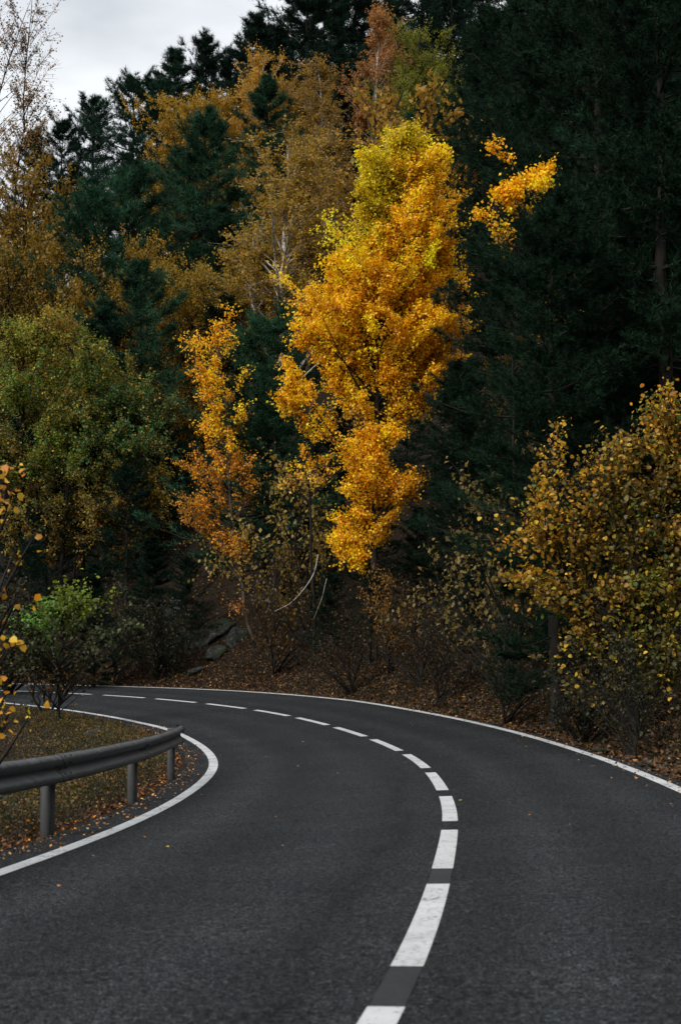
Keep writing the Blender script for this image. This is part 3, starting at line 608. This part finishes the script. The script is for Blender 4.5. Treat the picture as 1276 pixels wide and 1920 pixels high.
key_tree('golden_young_tree', 'slender golden young tree with grey trunk left of the dark pines', 478, 68, [(462, 1160), (440, 1030), (428, 900), (422, 790), (408, 640)], .075,
 [(400, 625, 26, 30, 6, YN, .7), (370, 650, 18, 25, 3, YN, .6), (435, 640, 14, 25, 2, YN, .6), (390, 690, 38, 30, 9, YN, .8), (410, 750, 42, 35, 10, YN, .9), (395, 800, 35, 30, 7, YN, .8), (440, 830, 35, 40, 8, YN, .8), (390, 880, 42, 35, 10, (.66, .29, .02)), (445, 900, 38, 35, 7, (.66, .29, .02), .8), (375, 940, 40, 30, 9, (.62, .27, .02)), (385, 990, 40, 26, 6, (.55, .24, .02), .8), (440, 1030, 45, 18, 8, (.62, .28, .02)), (470, 960, 16, 50, 2, (.6, .28, .02), .5), (350, 960, 25, 30, 4, (.5, .23, .02), .7), (460, 1145, 25, 12, 2, (.5, .2, .03), .5)],
 104, twigs=12, leaves=13, lsize=.105, spread=.55, slope=1.0, bark=BARK)
GR1 = (.12, .19, .022); GR2 = (.22, .23, .025); GR3 = (.06, .14, .035)
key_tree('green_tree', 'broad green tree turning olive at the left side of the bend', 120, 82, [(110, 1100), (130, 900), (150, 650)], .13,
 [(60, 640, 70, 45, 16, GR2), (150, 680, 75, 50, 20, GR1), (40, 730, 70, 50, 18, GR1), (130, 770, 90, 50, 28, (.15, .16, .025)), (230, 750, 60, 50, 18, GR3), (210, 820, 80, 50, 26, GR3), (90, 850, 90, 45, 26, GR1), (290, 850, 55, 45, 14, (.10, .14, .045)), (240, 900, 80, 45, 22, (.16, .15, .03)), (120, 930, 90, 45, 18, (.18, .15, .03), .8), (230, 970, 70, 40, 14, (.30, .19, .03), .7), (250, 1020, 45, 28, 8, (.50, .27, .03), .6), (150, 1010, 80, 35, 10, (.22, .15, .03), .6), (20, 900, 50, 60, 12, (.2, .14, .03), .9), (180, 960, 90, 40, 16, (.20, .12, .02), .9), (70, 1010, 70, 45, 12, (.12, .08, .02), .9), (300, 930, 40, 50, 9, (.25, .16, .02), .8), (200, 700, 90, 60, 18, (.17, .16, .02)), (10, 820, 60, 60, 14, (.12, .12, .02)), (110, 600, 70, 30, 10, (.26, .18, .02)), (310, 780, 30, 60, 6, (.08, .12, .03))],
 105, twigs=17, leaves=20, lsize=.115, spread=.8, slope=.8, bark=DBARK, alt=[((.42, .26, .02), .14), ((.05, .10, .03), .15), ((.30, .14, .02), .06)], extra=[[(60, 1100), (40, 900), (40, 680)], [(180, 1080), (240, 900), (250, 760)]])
LM = (.15, .19, .015)  # lit top leaves; the lower clumps are coloured darker to paint in shade
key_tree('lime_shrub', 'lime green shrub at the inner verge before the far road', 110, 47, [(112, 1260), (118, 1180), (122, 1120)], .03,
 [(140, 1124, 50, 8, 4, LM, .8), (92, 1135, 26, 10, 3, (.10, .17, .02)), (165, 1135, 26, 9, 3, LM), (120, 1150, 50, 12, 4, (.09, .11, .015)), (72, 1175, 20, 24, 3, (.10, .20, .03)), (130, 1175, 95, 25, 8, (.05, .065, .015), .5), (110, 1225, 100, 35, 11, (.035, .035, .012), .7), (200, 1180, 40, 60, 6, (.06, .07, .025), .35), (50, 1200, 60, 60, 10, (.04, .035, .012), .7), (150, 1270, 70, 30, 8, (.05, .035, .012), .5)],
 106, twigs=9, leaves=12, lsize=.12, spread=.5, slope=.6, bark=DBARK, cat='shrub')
key_tree('bare_shrub', 'dark twiggy shrub with thin bare stems at the far end of the verge', 92, 52, [(85, 1290), (78, 1200), (70, 1130)], .03,
 [(90, 1280, 50, 30, 7, (.12, .07, .02), .3), (60, 1250, 40, 40, 6, (.12, .08, .02), .3), (110, 1270, 45, 28, 6, (.2, .11, .02), .3)],
 107, twigs=8, leaves=9, lsize=.09, spread=.5, slope=1.6, bark=DBARK, cat='shrub', extra=[[(110, 1290), (125, 1230)], [(70, 1290), (55, 1230)], [(100, 1290), (98, 1200)], [(125, 1300), (150, 1250)], [(62, 1300), (60, 1240)]])
# bare birch against the sky
key_tree('bare_birch', 'nearly bare leaning birch against the sky at the top left corner', 20, 106, [(10, 500), (25, 400), (42, 250), (52, 110), (62, -30)], .09,
 [(70, 60, 45, 70, 14, (.20, .11, .05), .5), (40, 150, 60, 70, 18, (.22, .12, .05), .5), (80, 180, 35, 50, 10, (.24, .13, .05), .5), (20, 40, 40, 70, 10, (.18, .1, .05), .5), (60, 240, 45, 50, 12, (.26, .15, .05), .6), (20, 270, 45, 50, 10, (.3, .17, .05), .8)],
 108, twigs=16, leaves=8, lsize=.13, spread=.8, slope=1.5, bark=DBARK, tw_r=.009, extra=[[(-20, 500), (-30, 300), (10, 120), (55, -10)]], lean_twig=-.1)

# ------------------------------------------------------------------ near pines on the right bank
def near_pine(px, D, H, RR, seed, label, color=(.60, .62, .54), **kw):
    X = ray(px, 1200, D)[0]; g = gz(X, D)
    geo = pine_geo(seed, H, RR, **kw); o = make('pine_tree', (X, D, g), geo, label, 'pine tree', color=color); return o, X, g
o1, _, _ = near_pine(1130, 47, 20, 5.0, 31, 'huge dark pine filling the right side behind the isolated yellow leaves', cb=.06, nl=120, ns=18, ntf=7, nb=13, bl=.23, bw=.022, power=.42, tiers=21, drop=8)
o2, _, _ = near_pine(1250, 38, 17, 3.8, 32, 'dark pine at the right edge behind the hazel', cb=.12, nl=100, ns=17, ntf=7, nb=15, bl=.22, bw=.018, power=.42, tiers=18, drop=8)
near_copies = [(o1, 965, 66, 430, .8, 2.0, 'dark pine between the huge right one and the big yellow tree'), (o2, 865, 56, 690, .62, 4.0, 'low dark pine at the right foot of the big yellow tree'), (o1, 1200, 58, -160, 1.1, 3.3, 'tall dark pine behind the huge one on the right'), (o2, 1020, 74, 0, 1.25, 1.1, 'dark pine rising above the isolated yellow leaves on the right'), (o1, 1300, 50, -250, 1.0, .4, 'dark pine at the upper right edge'),
    (o2, 1035, 37, 405, .72, 1.9, 'dark pine just below the isolated yellow leaves'), (o2, 925, 88, 40, 1.0, .3, 'dark pine just right of the tip of the big yellow tree'), (o2, 1070, 52, -60, 1.2, 5.1, 'tall dark pine immediately left of the huge one'), (o2, 1170, 40, 420, .9, 2.2, 'dark pine under the boughs of the huge one on the right'), (o1, 1010, 52, 690, .5, 5.5, 'dark middle-sized pine left of the hazel tips'), (o1, 1110, 42, 620, .5, 1.4, 'dark middle-sized pine above the hazel'), (o2, 1290, 46, 200, 1.0, 4.4, 'dark pine cut by the right edge of the picture')]
for src, px, D, top, sw, rz, lb in near_copies:
    o = copy_tree(src); P = ray(px, top, D); g = gz(P[0], D); o.location = (P[0], D, g); o.scale = (sw, sw, (P[2]-g)/(20 if src is o1 else 17)); o.rotation_euler = (0, 0, rz); tag(o, lb, 'pine tree'); named.append((None, lb, px, top))
key_tree('yellow_tree', 'slim yellow tree whose bright leaves glow alone among the dark pines on the right', 975, 42, [(975, 1100), (960, 800), (965, 600), (985, 330)], .04,
 [(950, 365, 36, 24, 9, YO), (995, 342, 38, 18, 9, Y1), (905, 398, 24, 12, 3, YO, .5), (922, 272, 14, 7, 1, YO), (1035, 318, 16, 9, 2, YD), (960, 450, 60, 12, 2, (.5, .28, .02), .4), (1090, 560, 60, 40, 3, (.4, .24, .02), .3), (1150, 480, 60, 60, 3, (.3, .2, .03), .3)],
 114, twigs=11, leaves=20, lsize=.085, spread=.32, slope=.7, bark=DBARK)

# understorey in the shade behind the bank
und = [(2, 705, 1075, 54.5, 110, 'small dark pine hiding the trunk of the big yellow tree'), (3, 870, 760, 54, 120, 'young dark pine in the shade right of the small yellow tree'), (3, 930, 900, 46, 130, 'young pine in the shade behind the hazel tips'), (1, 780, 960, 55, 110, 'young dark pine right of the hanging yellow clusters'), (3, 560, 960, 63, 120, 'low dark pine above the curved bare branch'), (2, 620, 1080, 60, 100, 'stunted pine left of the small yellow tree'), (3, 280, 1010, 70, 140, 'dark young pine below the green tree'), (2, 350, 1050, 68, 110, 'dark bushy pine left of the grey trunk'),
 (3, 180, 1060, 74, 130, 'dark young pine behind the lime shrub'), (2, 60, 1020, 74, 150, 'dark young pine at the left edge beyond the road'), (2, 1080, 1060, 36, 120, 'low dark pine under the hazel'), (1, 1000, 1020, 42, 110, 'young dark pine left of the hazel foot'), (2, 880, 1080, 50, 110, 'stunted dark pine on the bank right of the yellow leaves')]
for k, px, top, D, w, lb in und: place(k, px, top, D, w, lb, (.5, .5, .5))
shr = [('thin_shrub', 735, 1078, 54, 90, 'sparse orange shrub on the bank under the small yellow tree', (.45, .22, .03)), ('thin_shrub', 560, 890, 64, 90, 'sparse yellow-leaved sapling by the dark pines', (.5, .33, .06)), ('thin_shrub', 520, 1040, 61, 100, 'thin shrub right of the grey trunk', (.28, .15, .03)),
 ('thin_shrub', 650, 1150, 53.5, 90, 'low brown shrub on the leafy bank', (.16, .10, .03)), ('thin_shrub', 830, 1140, 46, 110, 'low shrub in the shade on the right bank', (.14, .09, .03)), ('thin_shrub', 950, 1150, 39, 110, 'dark low shrub below the hazel tips', (.12, .09, .03)), ('thin_shrub', 1180, 1200, 29, 130, 'green-brown weeds bush on the right bank by the road', (.12, .11, .03)), ('shrub', 300, 1120, 68, 90, 'dark shrub beside the boulders', (.08, .08, .02)),
 ('shrub', 20, 1080, 66, 130, 'dark shrub at the left edge beyond the far road', (.10, .08, .02)), ('thin_shrub', 230, 1090, 70, 120, 'shrub with green and brown leaves under the green tree', (.12, .12, .03)), ('thin_shrub', 1010, 790, 45, 110, 'sparse pale-leaved sapling in the shade left of the hazel', (.35, .24, .07)), ('thin_shrub', 940, 930, 43, 90, 'faint yellow sapling in front of the dark pines', (.35, .25, .06)), ('thin_shrub', 780, 1100, 50, 80, 'brown sapling on the bank below the yellow clusters', (.2, .12, .03)), ('shrub', 1090, 1190, 33, 90, 'dark weeds clump below the hazel', (.07, .06, .02))]
for k, px, top, D, w, lb, c in shr: place(k, px, top, D, w, lb, tuple(q*(.28 if px not in (560, 735, 1010, 940) else .6) for q in c))  # leaf colours scaled down to paint in the deep shade under the trees

# filling pines of the stand, kept below the photographed skyline and behind the named trees
skx = [-200, 0, 100, 150, 200, 225, 320, 385, 430, 475, 530, 545, 2000]; sky_ = [250, 250, 245, 215, 220, 175, 125, 100, 110, 60, 60, -400, -3000]
cnt = 0
for D in np.arange(80, 172, 7.):
    px = -60+rng.random()*80
    while px < 1340:
        w = rng.uniform(110, 190)*90/D
        hm = rng.uniform(10, 15); X = ray(px, 600, D)[0]
        if abs(road_dist(X, D)) > 10:
            g = gz(X, D); top = 1225-(g+hm-CAMH)/D*FPX*.985
            lim = np.interp(px, skx, sky_)+28
            if top < lim: top = lim+rng.uniform(0, 40)
            if (g < CAMH+(1225-top)*D/FPX-4) and rng.random() < .9:
                # leave the photographed golden crowns free
                bad = any(abs(px-q[0]) < (w*1.25+q[3])*.40 and top < q[1]+min(q[4]*.6, 230) and D < q[2]+2 for q in boxes)
                if not bad:
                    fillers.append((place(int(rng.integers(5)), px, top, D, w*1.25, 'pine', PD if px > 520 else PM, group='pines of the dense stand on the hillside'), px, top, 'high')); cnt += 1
        px += w*rng.uniform(.75, 1.25)
for px, top, D, w in ((1000, 100, 74, 220), (1150, 40, 70, 240), (1270, 0, 66, 240), (900, 120, 82, 200), (1090, 300, 62, 220), (1220, 350, 58, 220), (760, 700, 66, 150), (640, 760, 70, 160), (520, 800, 72, 150), (430, 560, 80, 170), (300, 760, 80, 170), (160, 800, 84, 190), (40, 760, 84, 190), (220, 640, 80, 150), (110, 560, 82, 150), (20, 520, 86, 150), (960, 620, 58, 200), (700, 880, 64, 150), (400, 860, 76, 150), (860, 820, 58, 150), (990, 800, 52, 170), (1120, 760, 44, 170), (1230, 700, 42, 170), (240, 880, 80, 150), (90, 900, 82, 150)):
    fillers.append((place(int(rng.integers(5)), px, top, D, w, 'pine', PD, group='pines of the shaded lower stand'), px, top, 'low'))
import re
keys = []
for q, (o, lb, kpx, ktop) in enumerate(named):
    sh = re.split(r' (?:on|behind|beside|against|in|of|with|right|left|near|peeking|peeping|standing|rising|poking|squeezed|between|below|above|under|low|seen|leaning|close|at|just|halfway|reaching|among|half|filling|turning|glowing|whose)\b', lb)[0]
    if 3 <= len(sh.split()) <= 6: keys.append((sh, kpx, ktop))
byl = {}
for o, px, top, lv in fillers:
    sh, kx, kt = min(keys, key=lambda k: abs(k[1]-px)+.8*abs(k[2]-top)); dx, dy = px-kx, top-kt
    rel = ('right of' if dx > 0 else 'left of') if abs(dx) > abs(dy)*.7 else ('below' if dy > 0 else 'above')
    byl.setdefault('dark green pine %s on the slope, %s the %s' % (lv, rel, sh), []).append((top, o))
for lb, l in byl.items():
    l.sort(key=lambda a: a[0])
    for j, (t_, o) in enumerate(l):
        o['label'] = lb if len(l) == 1 else lb.replace('dark green', ('upper', 'lower')[j] if len(l) == 2 else 'close-set')
        if len(l) <= 2 and 'group' in o: o['group'] = o['group']

# ------------------------------------------------------------------ hazel on the right bank, its largest leaves as parts
LVM = []
for k in range(3):
    V, F, q = leaf_geo(np.zeros((1, 3)), np.array([[0, 0, 1.]]), np.array([[1., 0, 0]]), np.array([1.]), 6, .85+.08*k)
    V[:, 2] += [0, .04*k, 0, -.05*k, 0, .03]
    LVM.append(new_mesh('leaf', V, F, LEAF, np.ones((4, 3))))
def leafy(name, label, cat, base, geo, n_parts, rr):
    tm, (LP, nn, ax, sz, LC) = geo
    o = make(name, base, (tm, None), label, cat, trunk_name='stem')
    W_ = LP+base; dep = W_[:, 1]; u = 638+FPX*W_[:, 0]/dep; v_ = HOR-(W_[:, 2]-CAMH)/dep*FPX
    vis = (u > -15) & (u < 1290) & (v_ > 0) & (v_ < 1920); order = np.argsort(np.where(vis, dep-sz*20, 1e6))
    # thin to separate ones: nearest leaf per small view cell
    seen = set(); pick = []
    for i in order:
        if not vis[i]: break
        c = (int(u[i]//9), int(v_[i]//9))
        if c in seen: continue
        seen.add(c); pick.append(i)
        if len(pick) >= n_parts: break
    pick = np.array(pick); rest = np.ones(len(LP), bool); rest[pick] = False
    for i in pick:
        z = Vector(nn[i]); x = Vector(ax[i]); x = (x-z*x.dot(z)).normalized(); y = z.cross(x)
        lo = link('leaf', LVM[rr.integers(3)], o); M = Matrix((x, y, z)).transposed().to_4x4(); s_ = float(sz[i])
        lo.matrix_basis = Matrix.Translation(Vector(LP[i])) @ M @ Matrix.Scale(s_, 4); lo.color = (*[float(q) for q in LC[i]], 1)
    if rest.sum():
        V, F, k = leaf_geo(LP[rest], nn[rest], ax[rest], sz[rest], 6, .85)
        c = link('foliage', new_mesh('foliage', V, F, LEAF, np.repeat(LC[rest], k, 0)), o); c['kind'] = 'stuff'
    return o
HZ = (.42, .22, .015); HZ2 = (.26, .15, .018); HZG = (.15, .14, .018); HZO = (.17, .12, .025)
base, geo = key_tree('hazel', '', 1190, 31, [(1190, 1150), (1195, 1000), (1205, 820)], .05,
 [(1040, 835, 45, 30, 5, HZ, .5), (1015, 905, 35, 35, 6, HZ, .6), (1085, 880, 55, 45, 8, HZ, .5), (1055, 950, 60, 32, 11, HZ, .9), (1010, 1015, 45, 30, 9, HZ, .9), (1090, 1030, 60, 32, 11, HZ2), (990, 1085, 40, 18, 7, HZ), (1050, 1110, 60, 22, 10, HZ2), (1080, 1175, 40, 30, 6, HZ2, .8), (1240, 780, 40, 45, 10, HZ), (1170, 850, 60, 50, 14, HZ2), (1180, 930, 60, 50, 16, HZO), (1260, 900, 50, 60, 14, HZ2), (1180, 1020, 60, 50, 15, HZO), (1260, 1030, 50, 50, 13, HZ2), (1150, 1110, 60, 40, 12, HZ2), (1230, 1120, 60, 40, 14, HZG), (1180, 1190, 70, 45, 14, HZG, .7), (1250, 1200, 50, 70, 14, HZG, .7), (1200, 1270, 90, 50, 16, (.05, .05, .015), .8), (1080, 1240, 60, 40, 7, (.08, .06, .02), .6), (1300, 820, 50, 80, 10, HZ), (1310, 1000, 50, 90, 10, HZ2)],
 111, twigs=9, leaves=9, lsize=.08, spread=.5, slope=.75, bark=DBARK, alt=[((.07, .12, .02), .10), ((.14, .10, .02), .22), ((.55, .34, .03), .12)], keep_leaves=True, extra=[[(1160, 1100), (1090, 960), (1060, 850)], [(1230, 1100), (1260, 950), (1290, 780)], [(1150, 1150), (1060, 1080), (1010, 1000)]])
leafy('hazel_bush', 'large orange-brown hazel bush leaning over the right bank', 'bush', base, geo, 300, np.random.default_rng(5))
# blurred yellow twigs close to the camera at the left edge
YB = (.55, .27, .015)
base, geo = key_tree('sapling', '', -38, 13.5, [(-20, 1250), (-5, 1050), (0, 900)], .014,
 [(5, 900, 18, 22, 4, (.50, .23, .03)), (15, 950, 25, 20, 4, (.5, .25, .03)), (5, 1040, 22, 40, 3, YB, .8), (12, 1130, 22, 40, 3, YB, .8), (12, 1220, 20, 40, 3, YB), (8, 1310, 22, 40, 4, YB), (10, 1370, 22, 22, 2, YB, .8), (50, 1010, 20, 20, 1, YB, .3), (40, 1350, 20, 14, 1, (.7, .36, .02), .6)],
 112, twigs=3, leaves=2, lsize=.056, spread=.16, slope=1.2, bark=DBARK, keep_leaves=True, tw_r=.002)
leafy('yellow_sapling', 'out-of-focus yellow-leaved sapling at the left edge behind the guardrail', 'sapling', base, geo, 230, np.random.default_rng(6))

# ------------------------------------------------------------------ boulders, slabs
def rock_mesh(seed, rad, flat=.6, sub=24):
    r = np.random.default_rng(seed); n, m = sub, sub*2
    th = np.linspace(0, math.pi, n); ph = np.linspace(0, 2*math.pi, m, endpoint=False); T_, P_ = np.meshgrid(th, ph, indexing='ij')
    d = np.stack([np.sin(T_)*np.cos(P_), np.sin(T_)*np.sin(P_), np.cos(T_)], -1); rr = np.ones(T_.shape)
    for _ in range(14):      # broken faces
        k = nrm(r.normal(0, 1, 3)); c = r.uniform(.55, .85); q = d@k; rr = np.minimum(rr, np.where(q > .05, c/np.maximum(q, .05), 9))
    rr = rr*(1+.09*wob(d[..., 0]*5+d[..., 2]*3, d[..., 1]*5-d[..., 2]*4, 1.9, seed+3)+.05*wob(d[..., 0]*3, d[..., 1]*3+d[..., 2]*4, 2.3, seed)+.025*wob(d[..., 0]*9, d[..., 1]*9+d[..., 2]*9, 2, seed))
    V = d*rr[..., None]*np.array(rad); idx = np.arange(n*m).reshape(n, m)
    F = np.stack([idx[:-1], np.roll(idx[:-1], -1, 1), np.roll(idx[1:], -1, 1), idx[1:]], -1).reshape(-1, 4)[:, ::-1]
    return new_mesh('boulder', V, F, STONE)
rocks = [(360, 1195, 62, (1.1, .8, .55), 'broad dark mossy outcrop forming the back of the rock group'), (345, 1205, 62, (.75, .6, .55), 'rough grey boulder, the left one above the far road'), (395, 1180, 63, (.95, .8, .5), 'long mossy ledge rock behind the other boulders'), (405, 1228, 60.5, (.42, .4, .34), 'small pale boulder low on the leafy bank'), (445, 1190, 62.5, (.5, .5, .4), 'mossy boulder beside the foot of the grey trunk'), (430, 1180, 61.8, (.22, .2, .14), 'small pale stone lying on the mossy ledge'),
         (515, 1118, 65, (.8, .6, .5), 'grey outcrop in the shade right of the grey trunk'), (330, 1140, 66, (.6, .5, .4), 'grey rock half hidden by shrubs above the boulders'), (320, 1230, 61.5, (.6, .5, .35), 'low dark boulder at the left end of the rock group'), (375, 1255, 58.8, (.36, .3, .2), 'flat stone at the bottom of the leafy bank')]
for i, (px, py, D, rad, lb) in enumerate(rocks):
    rad = tuple(q*1.5 for q in rad); D = hit(px, py+rad[2]*18); X = ray(px, py, D)[0]; z0 = gz(X, D)-rad[2]*.05; m = rock_mesh(40+i, rad); o = link('boulder', m, None, (X, D, z0)); o.rotation_euler = (rng.normal(0, .2), rng.normal(0, .25), rng.random()*6); tag(o, lb, 'boulder')
for i, (px, D, rad, lb) in enumerate([(1125, 29.6, (.34, .24, .07), 'flat grey stone slab beside the outer line, the farther of two'), (1205, 26.4, (.42, .3, .08), 'flat grey stone slab beside the outer line, the nearer of two')]):
    X = ray(px, 1400, D)[0]; o = link('stone_slab', rock_mesh(60+i, rad), None, (X, D, gz(X, D)+.02)); tag(o, lb, 'stone')
for i, (px, py, D, rad, lb) in enumerate([(185, 1378, 40, (.45, .3, .16), 'dark angular rock in the grass behind the guardrail end'), (108, 1392, 36, (.13, .1, .08), 'small round stone in the grass left of the angular rock')]):
    X = ray(px, py, D)[0]; o = link('rock', rock_mesh(70+i, rad), None, (X, D, gz(X, D)+.08)); o.rotation_euler.z = .6; tag(o, lb, 'rock')

# ------------------------------------------------------------------ fallen leaves, grass, weeds
def litter(name, n, sfun, dfun, size, cols, up=.03, seed=3, wgt=1):
    r = np.random.default_rng(seed); s_ = sfun(r, n); d_ = dfun(r, n); x, y = sd2xy(s_, d_); z = height(s_, d_)+np.abs(r.normal(0, up, n))+.006
    nn = nrm(r.normal(0, .5, (n, 3))+np.array([0, 0, 1.])); ax = r.normal(0, 1, (n, 3)); cols = np.array(cols)
    c = cols[r.integers(len(cols), size=n)]*.25*np.exp(r.normal(0, .55, (n, 1)))
    V, F, k = leaf_geo(np.stack([x, y, z], -1), nn, ax, size*r.uniform(.6, 1.3, n), 4, .75)
    o = link(name, new_mesh(name, V, F, LITTER, np.repeat(np.clip(c, 0, .8), k, 0))); return tag(o, None, None, None, 'stuff')
BR = [(.26, .11, .035), (.34, .15, .04), (.18, .09, .04), (.12, .07, .04), (.40, .20, .06), (.24, .13, .07), (.09, .06, .04)]
tag(litter('fallen_leaves', 90000, lambda r, n: r.uniform(2, 76, n), lambda r, n: -(WO+.22+np.abs(r.gamma(1.5, 1.8, n))), .085, BR), 'brown fallen leaves covering the bank beyond the outer line', 'leaves')
tag(litter('fallen_leaves', 30000, lambda r, n: r.uniform(30, 80, n), lambda r, n: -(WO+4+r.uniform(0, 16, n)), .11, BR, seed=8), 'fallen leaves under the trees on the slope', 'leaves')
OR = [(.95, .28, .03), (.9, .4, .05), (.6, .2, .05), (.3, .14, .05)]
tag(litter('fallen_leaves', 9000, lambda r, n: r.uniform(-2, 62, n), lambda r, n: WI+.62+r.gamma(1., .35, n), .05, OR+BR, up=.02, seed=9), 'orange leaf drift along the inner verge by the guardrail posts', 'leaves')
tag(litter('fallen_leaves', 14000, lambda r, n: r.uniform(-2, 66, n), lambda r, n: WI+.8+r.uniform(0, 6, n), .06, BR+[(.3, .24, .03)], up=.03, seed=10), 'scattered leaves in the grass behind the guardrail', 'leaves')
tag(litter('leaf_debris', 900, lambda r, n: r.uniform(3, 60, n), lambda r, n: -(WO+.22)+r.exponential(.16, n), .045, [(1.2, .5, .12), (.7, .35, .12), (.4, .25, .12)], up=.004, seed=21), 'leaf crumbs blown onto the edge of the asphalt', 'leaves')
tag(litter('leaf_debris', 900, lambda r, n: r.uniform(3, 40, n), lambda r, n: WI+.5-r.exponential(.12, n), .04, [(1.2, .5, .12), (.7, .35, .12), (.3, .25, .2)], up=.004, seed=22), 'leaf crumbs along the inner edge of the asphalt', 'leaves')
def blades(name, n, sfun, dfun, h, w, cols, seed, lean=.35):
    r = np.random.default_rng(seed); s_ = sfun(r, n); d_ = dfun(r, n); x, y = sd2xy(s_, d_); z = height(s_, d_)-.01; P = np.stack([x, y, z], -1)
    hh = h*r.uniform(.35, 1.3, n)[:, None]; tip = nrm(r.normal(0, lean, (n, 3))+np.array([0, 0, 1.])); a = r.random(n)*6.28; sd_ = np.stack([np.cos(a), np.sin(a), 0*a], -1)*w
    mid = P+tip*hh*.55; top = P+tip*hh+np.stack([r.normal(0, .25, n), r.normal(0, .25, n), -.1*np.ones(n)], -1)*hh
    V = np.stack([P-sd_, P+sd_, mid+sd_*.7, mid-sd_*.7, top], 1).reshape(-1, 3); b = np.arange(n)[:, None]*5
    F = np.concatenate([b+[0, 1, 2], b+[0, 2, 3], b+[3, 2, 4]], 1).reshape(-1, 3); cols = np.array(cols); c = cols[r.integers(len(cols), size=n)]*np.exp(r.normal(0, .25, (n, 1)))
    o = link(name, new_mesh(name, V, F, LEAF, np.repeat(np.clip(c, 0, .8), 3, 0))); return tag(o, None, None, None, 'stuff')
GC = [(.015, .015, .005), (.028, .020, .006), (.055, .036, .010), (.010, .013, .005)]
tag(blades('grass', 44000, lambda r, n: r.uniform(-2, 60, n), lambda r, n: WI+.72+r.gamma(1.5, 1.1, n), .2, .004, GC, 11), 'olive and straw grass behind the guardrail', 'grass')
tag(blades('grass', 14000, lambda r, n: r.uniform(4, 50, n), lambda r, n: -(WO+.6+r.gamma(1.5, .9, n)), .16, .005, [(.05, .055, .02), (.09, .08, .03)], 12), 'sparse grass tufts on the outer bank', 'grass')
tag(blades('dry_stalks', 90, lambda r, n: r.uniform(20, 36, n), lambda r, n: WI+.9+r.uniform(0, 1.6, n), .75, .004, [(.12, .09, .05)], 13, .15), 'thin dry stalks rising behind the guardrail end', 'grass')
# low leafy weeds
def weeds(name, n, sfun, dfun, h, size, cols, seed):
    r = np.random.default_rng(seed); s_ = sfun(r, n); d_ = dfun(r, n); x, y = sd2xy(s_, d_); k = 14
    P = np.stack([x, y, height(s_, d_)], -1)[:, None]+r.normal(0, 1, (n, k, 3))*np.array([.09, .09, 0])+np.stack([np.zeros((n, k)), np.zeros((n, k)), r.uniform(.02, 1, (n, k))*h], -1)
    P = P.reshape(-1, 3); m = len(P); nn = nrm(r.normal(0, .6, (m, 3))+np.array([0, 0, .8])); cols = np.array(cols); c = np.repeat(cols[r.integers(len(cols), size=n)], k, 0)*np.exp(r.normal(0, .25, (m, 1)))
    V, F, q = leaf_geo(P, nn, r.normal(0, 1, (m, 3)), size*r.uniform(.6, 1.3, m), 4, .6)
    o = link(name, new_mesh(name, V, F, LEAF, np.repeat(np.clip(c, 0, .8), q, 0))); return tag(o, None, None, None, 'stuff')
tag(weeds('weeds', 2200, lambda r, n: r.uniform(-1, 50, n), lambda r, n: WI+.9+r.gamma(1.6, .9, n), .22, .045, [(.04, .036, .008), (.07, .045, .008), (.022, .030, .008), (.18, .10, .015)], 14), 'low leafy weeds behind the guardrail', 'weeds')
tag(weeds('weeds', 1500, lambda r, n: r.uniform(6, 66, n), lambda r, n: -(WO+1.2+r.gamma(2, 1.2, n)), .35, .07, [(.016, .018, .006), (.025, .02, .006), (.045, .025, .008)], 15), 'low weeds on the shaded outer bank', 'weeds')
# loose leaves on the asphalt
fl = new_mesh('fallen_leaf', *leaf_geo(np.zeros((1, 3)), np.array([[0, 0, 1.]]), np.array([[1., 0, 0]]), np.array([1.]), 6, .7)[:2], LITTER, np.ones((4, 3)))
r = np.random.default_rng(17)
for i in range(46):
    s_ = r.uniform(2, 40)**1.0; d_ = r.uniform(-WO+.1, WI-.2) if i > 20 else r.uniform(-WO-.1, -WO+.7)
    x, y = sd2xy(s_, d_); o = link('fallen_leaf', fl, None, (float(x), float(y), float(np.interp(s_, S, PZ)-np.interp(s_, S, ee)*d_)+.007)); k = r.uniform(.03, .055)
    o.scale = (k, k, k); o.rotation_euler = (r.normal(0, .15), r.normal(0, .15), r.random()*6); c = r.choice(3); o.color = ((.4, .3, .05, 1), (.35, .16, .04, 1), (.2, .12, .06, 1))[c]
    tag(o, 'small fallen leaf lying loose on the asphalt', 'leaf', 'loose leaves on the asphalt')

# bare pale branches and stems in the shade
def bare(name, label, pts, D, r0, cat='branch'):
    W_ = np.array([ray(a, b, D+c) for a, b, c in pts]); base = W_[0].copy(); P = W_-base; t = np.linspace(0, 1, len(P)); t2 = np.linspace(0, 1, 18)
    q = np.stack([np.interp(t2, t, P[:, c]) for c in range(3)], -1)
    for _ in range(3): q[1:-1] = (q[:-2]+2*q[1:-1]+q[2:])/4
    V, F = tubes(q[None], np.linspace(r0, r0*.3, 18)[None], 6); o = link(name, new_mesh(name, V, F, BIRCH, smooth=True), None, base); return tag(o, label, cat)
bare('bare_branch', 'long pale curved branch hanging down beside the small yellow tree', [(596, 1040, 0), (590, 1075, 0), (570, 1105, -.1), (545, 1132, -.2), (515, 1146, -.3)], 56, .022)
bare('bare_branch', 'thin pale twig to the right of the curved branch', [(612, 1085, 0), (604, 1120, 0), (588, 1160, 0)], 55.5, .012)
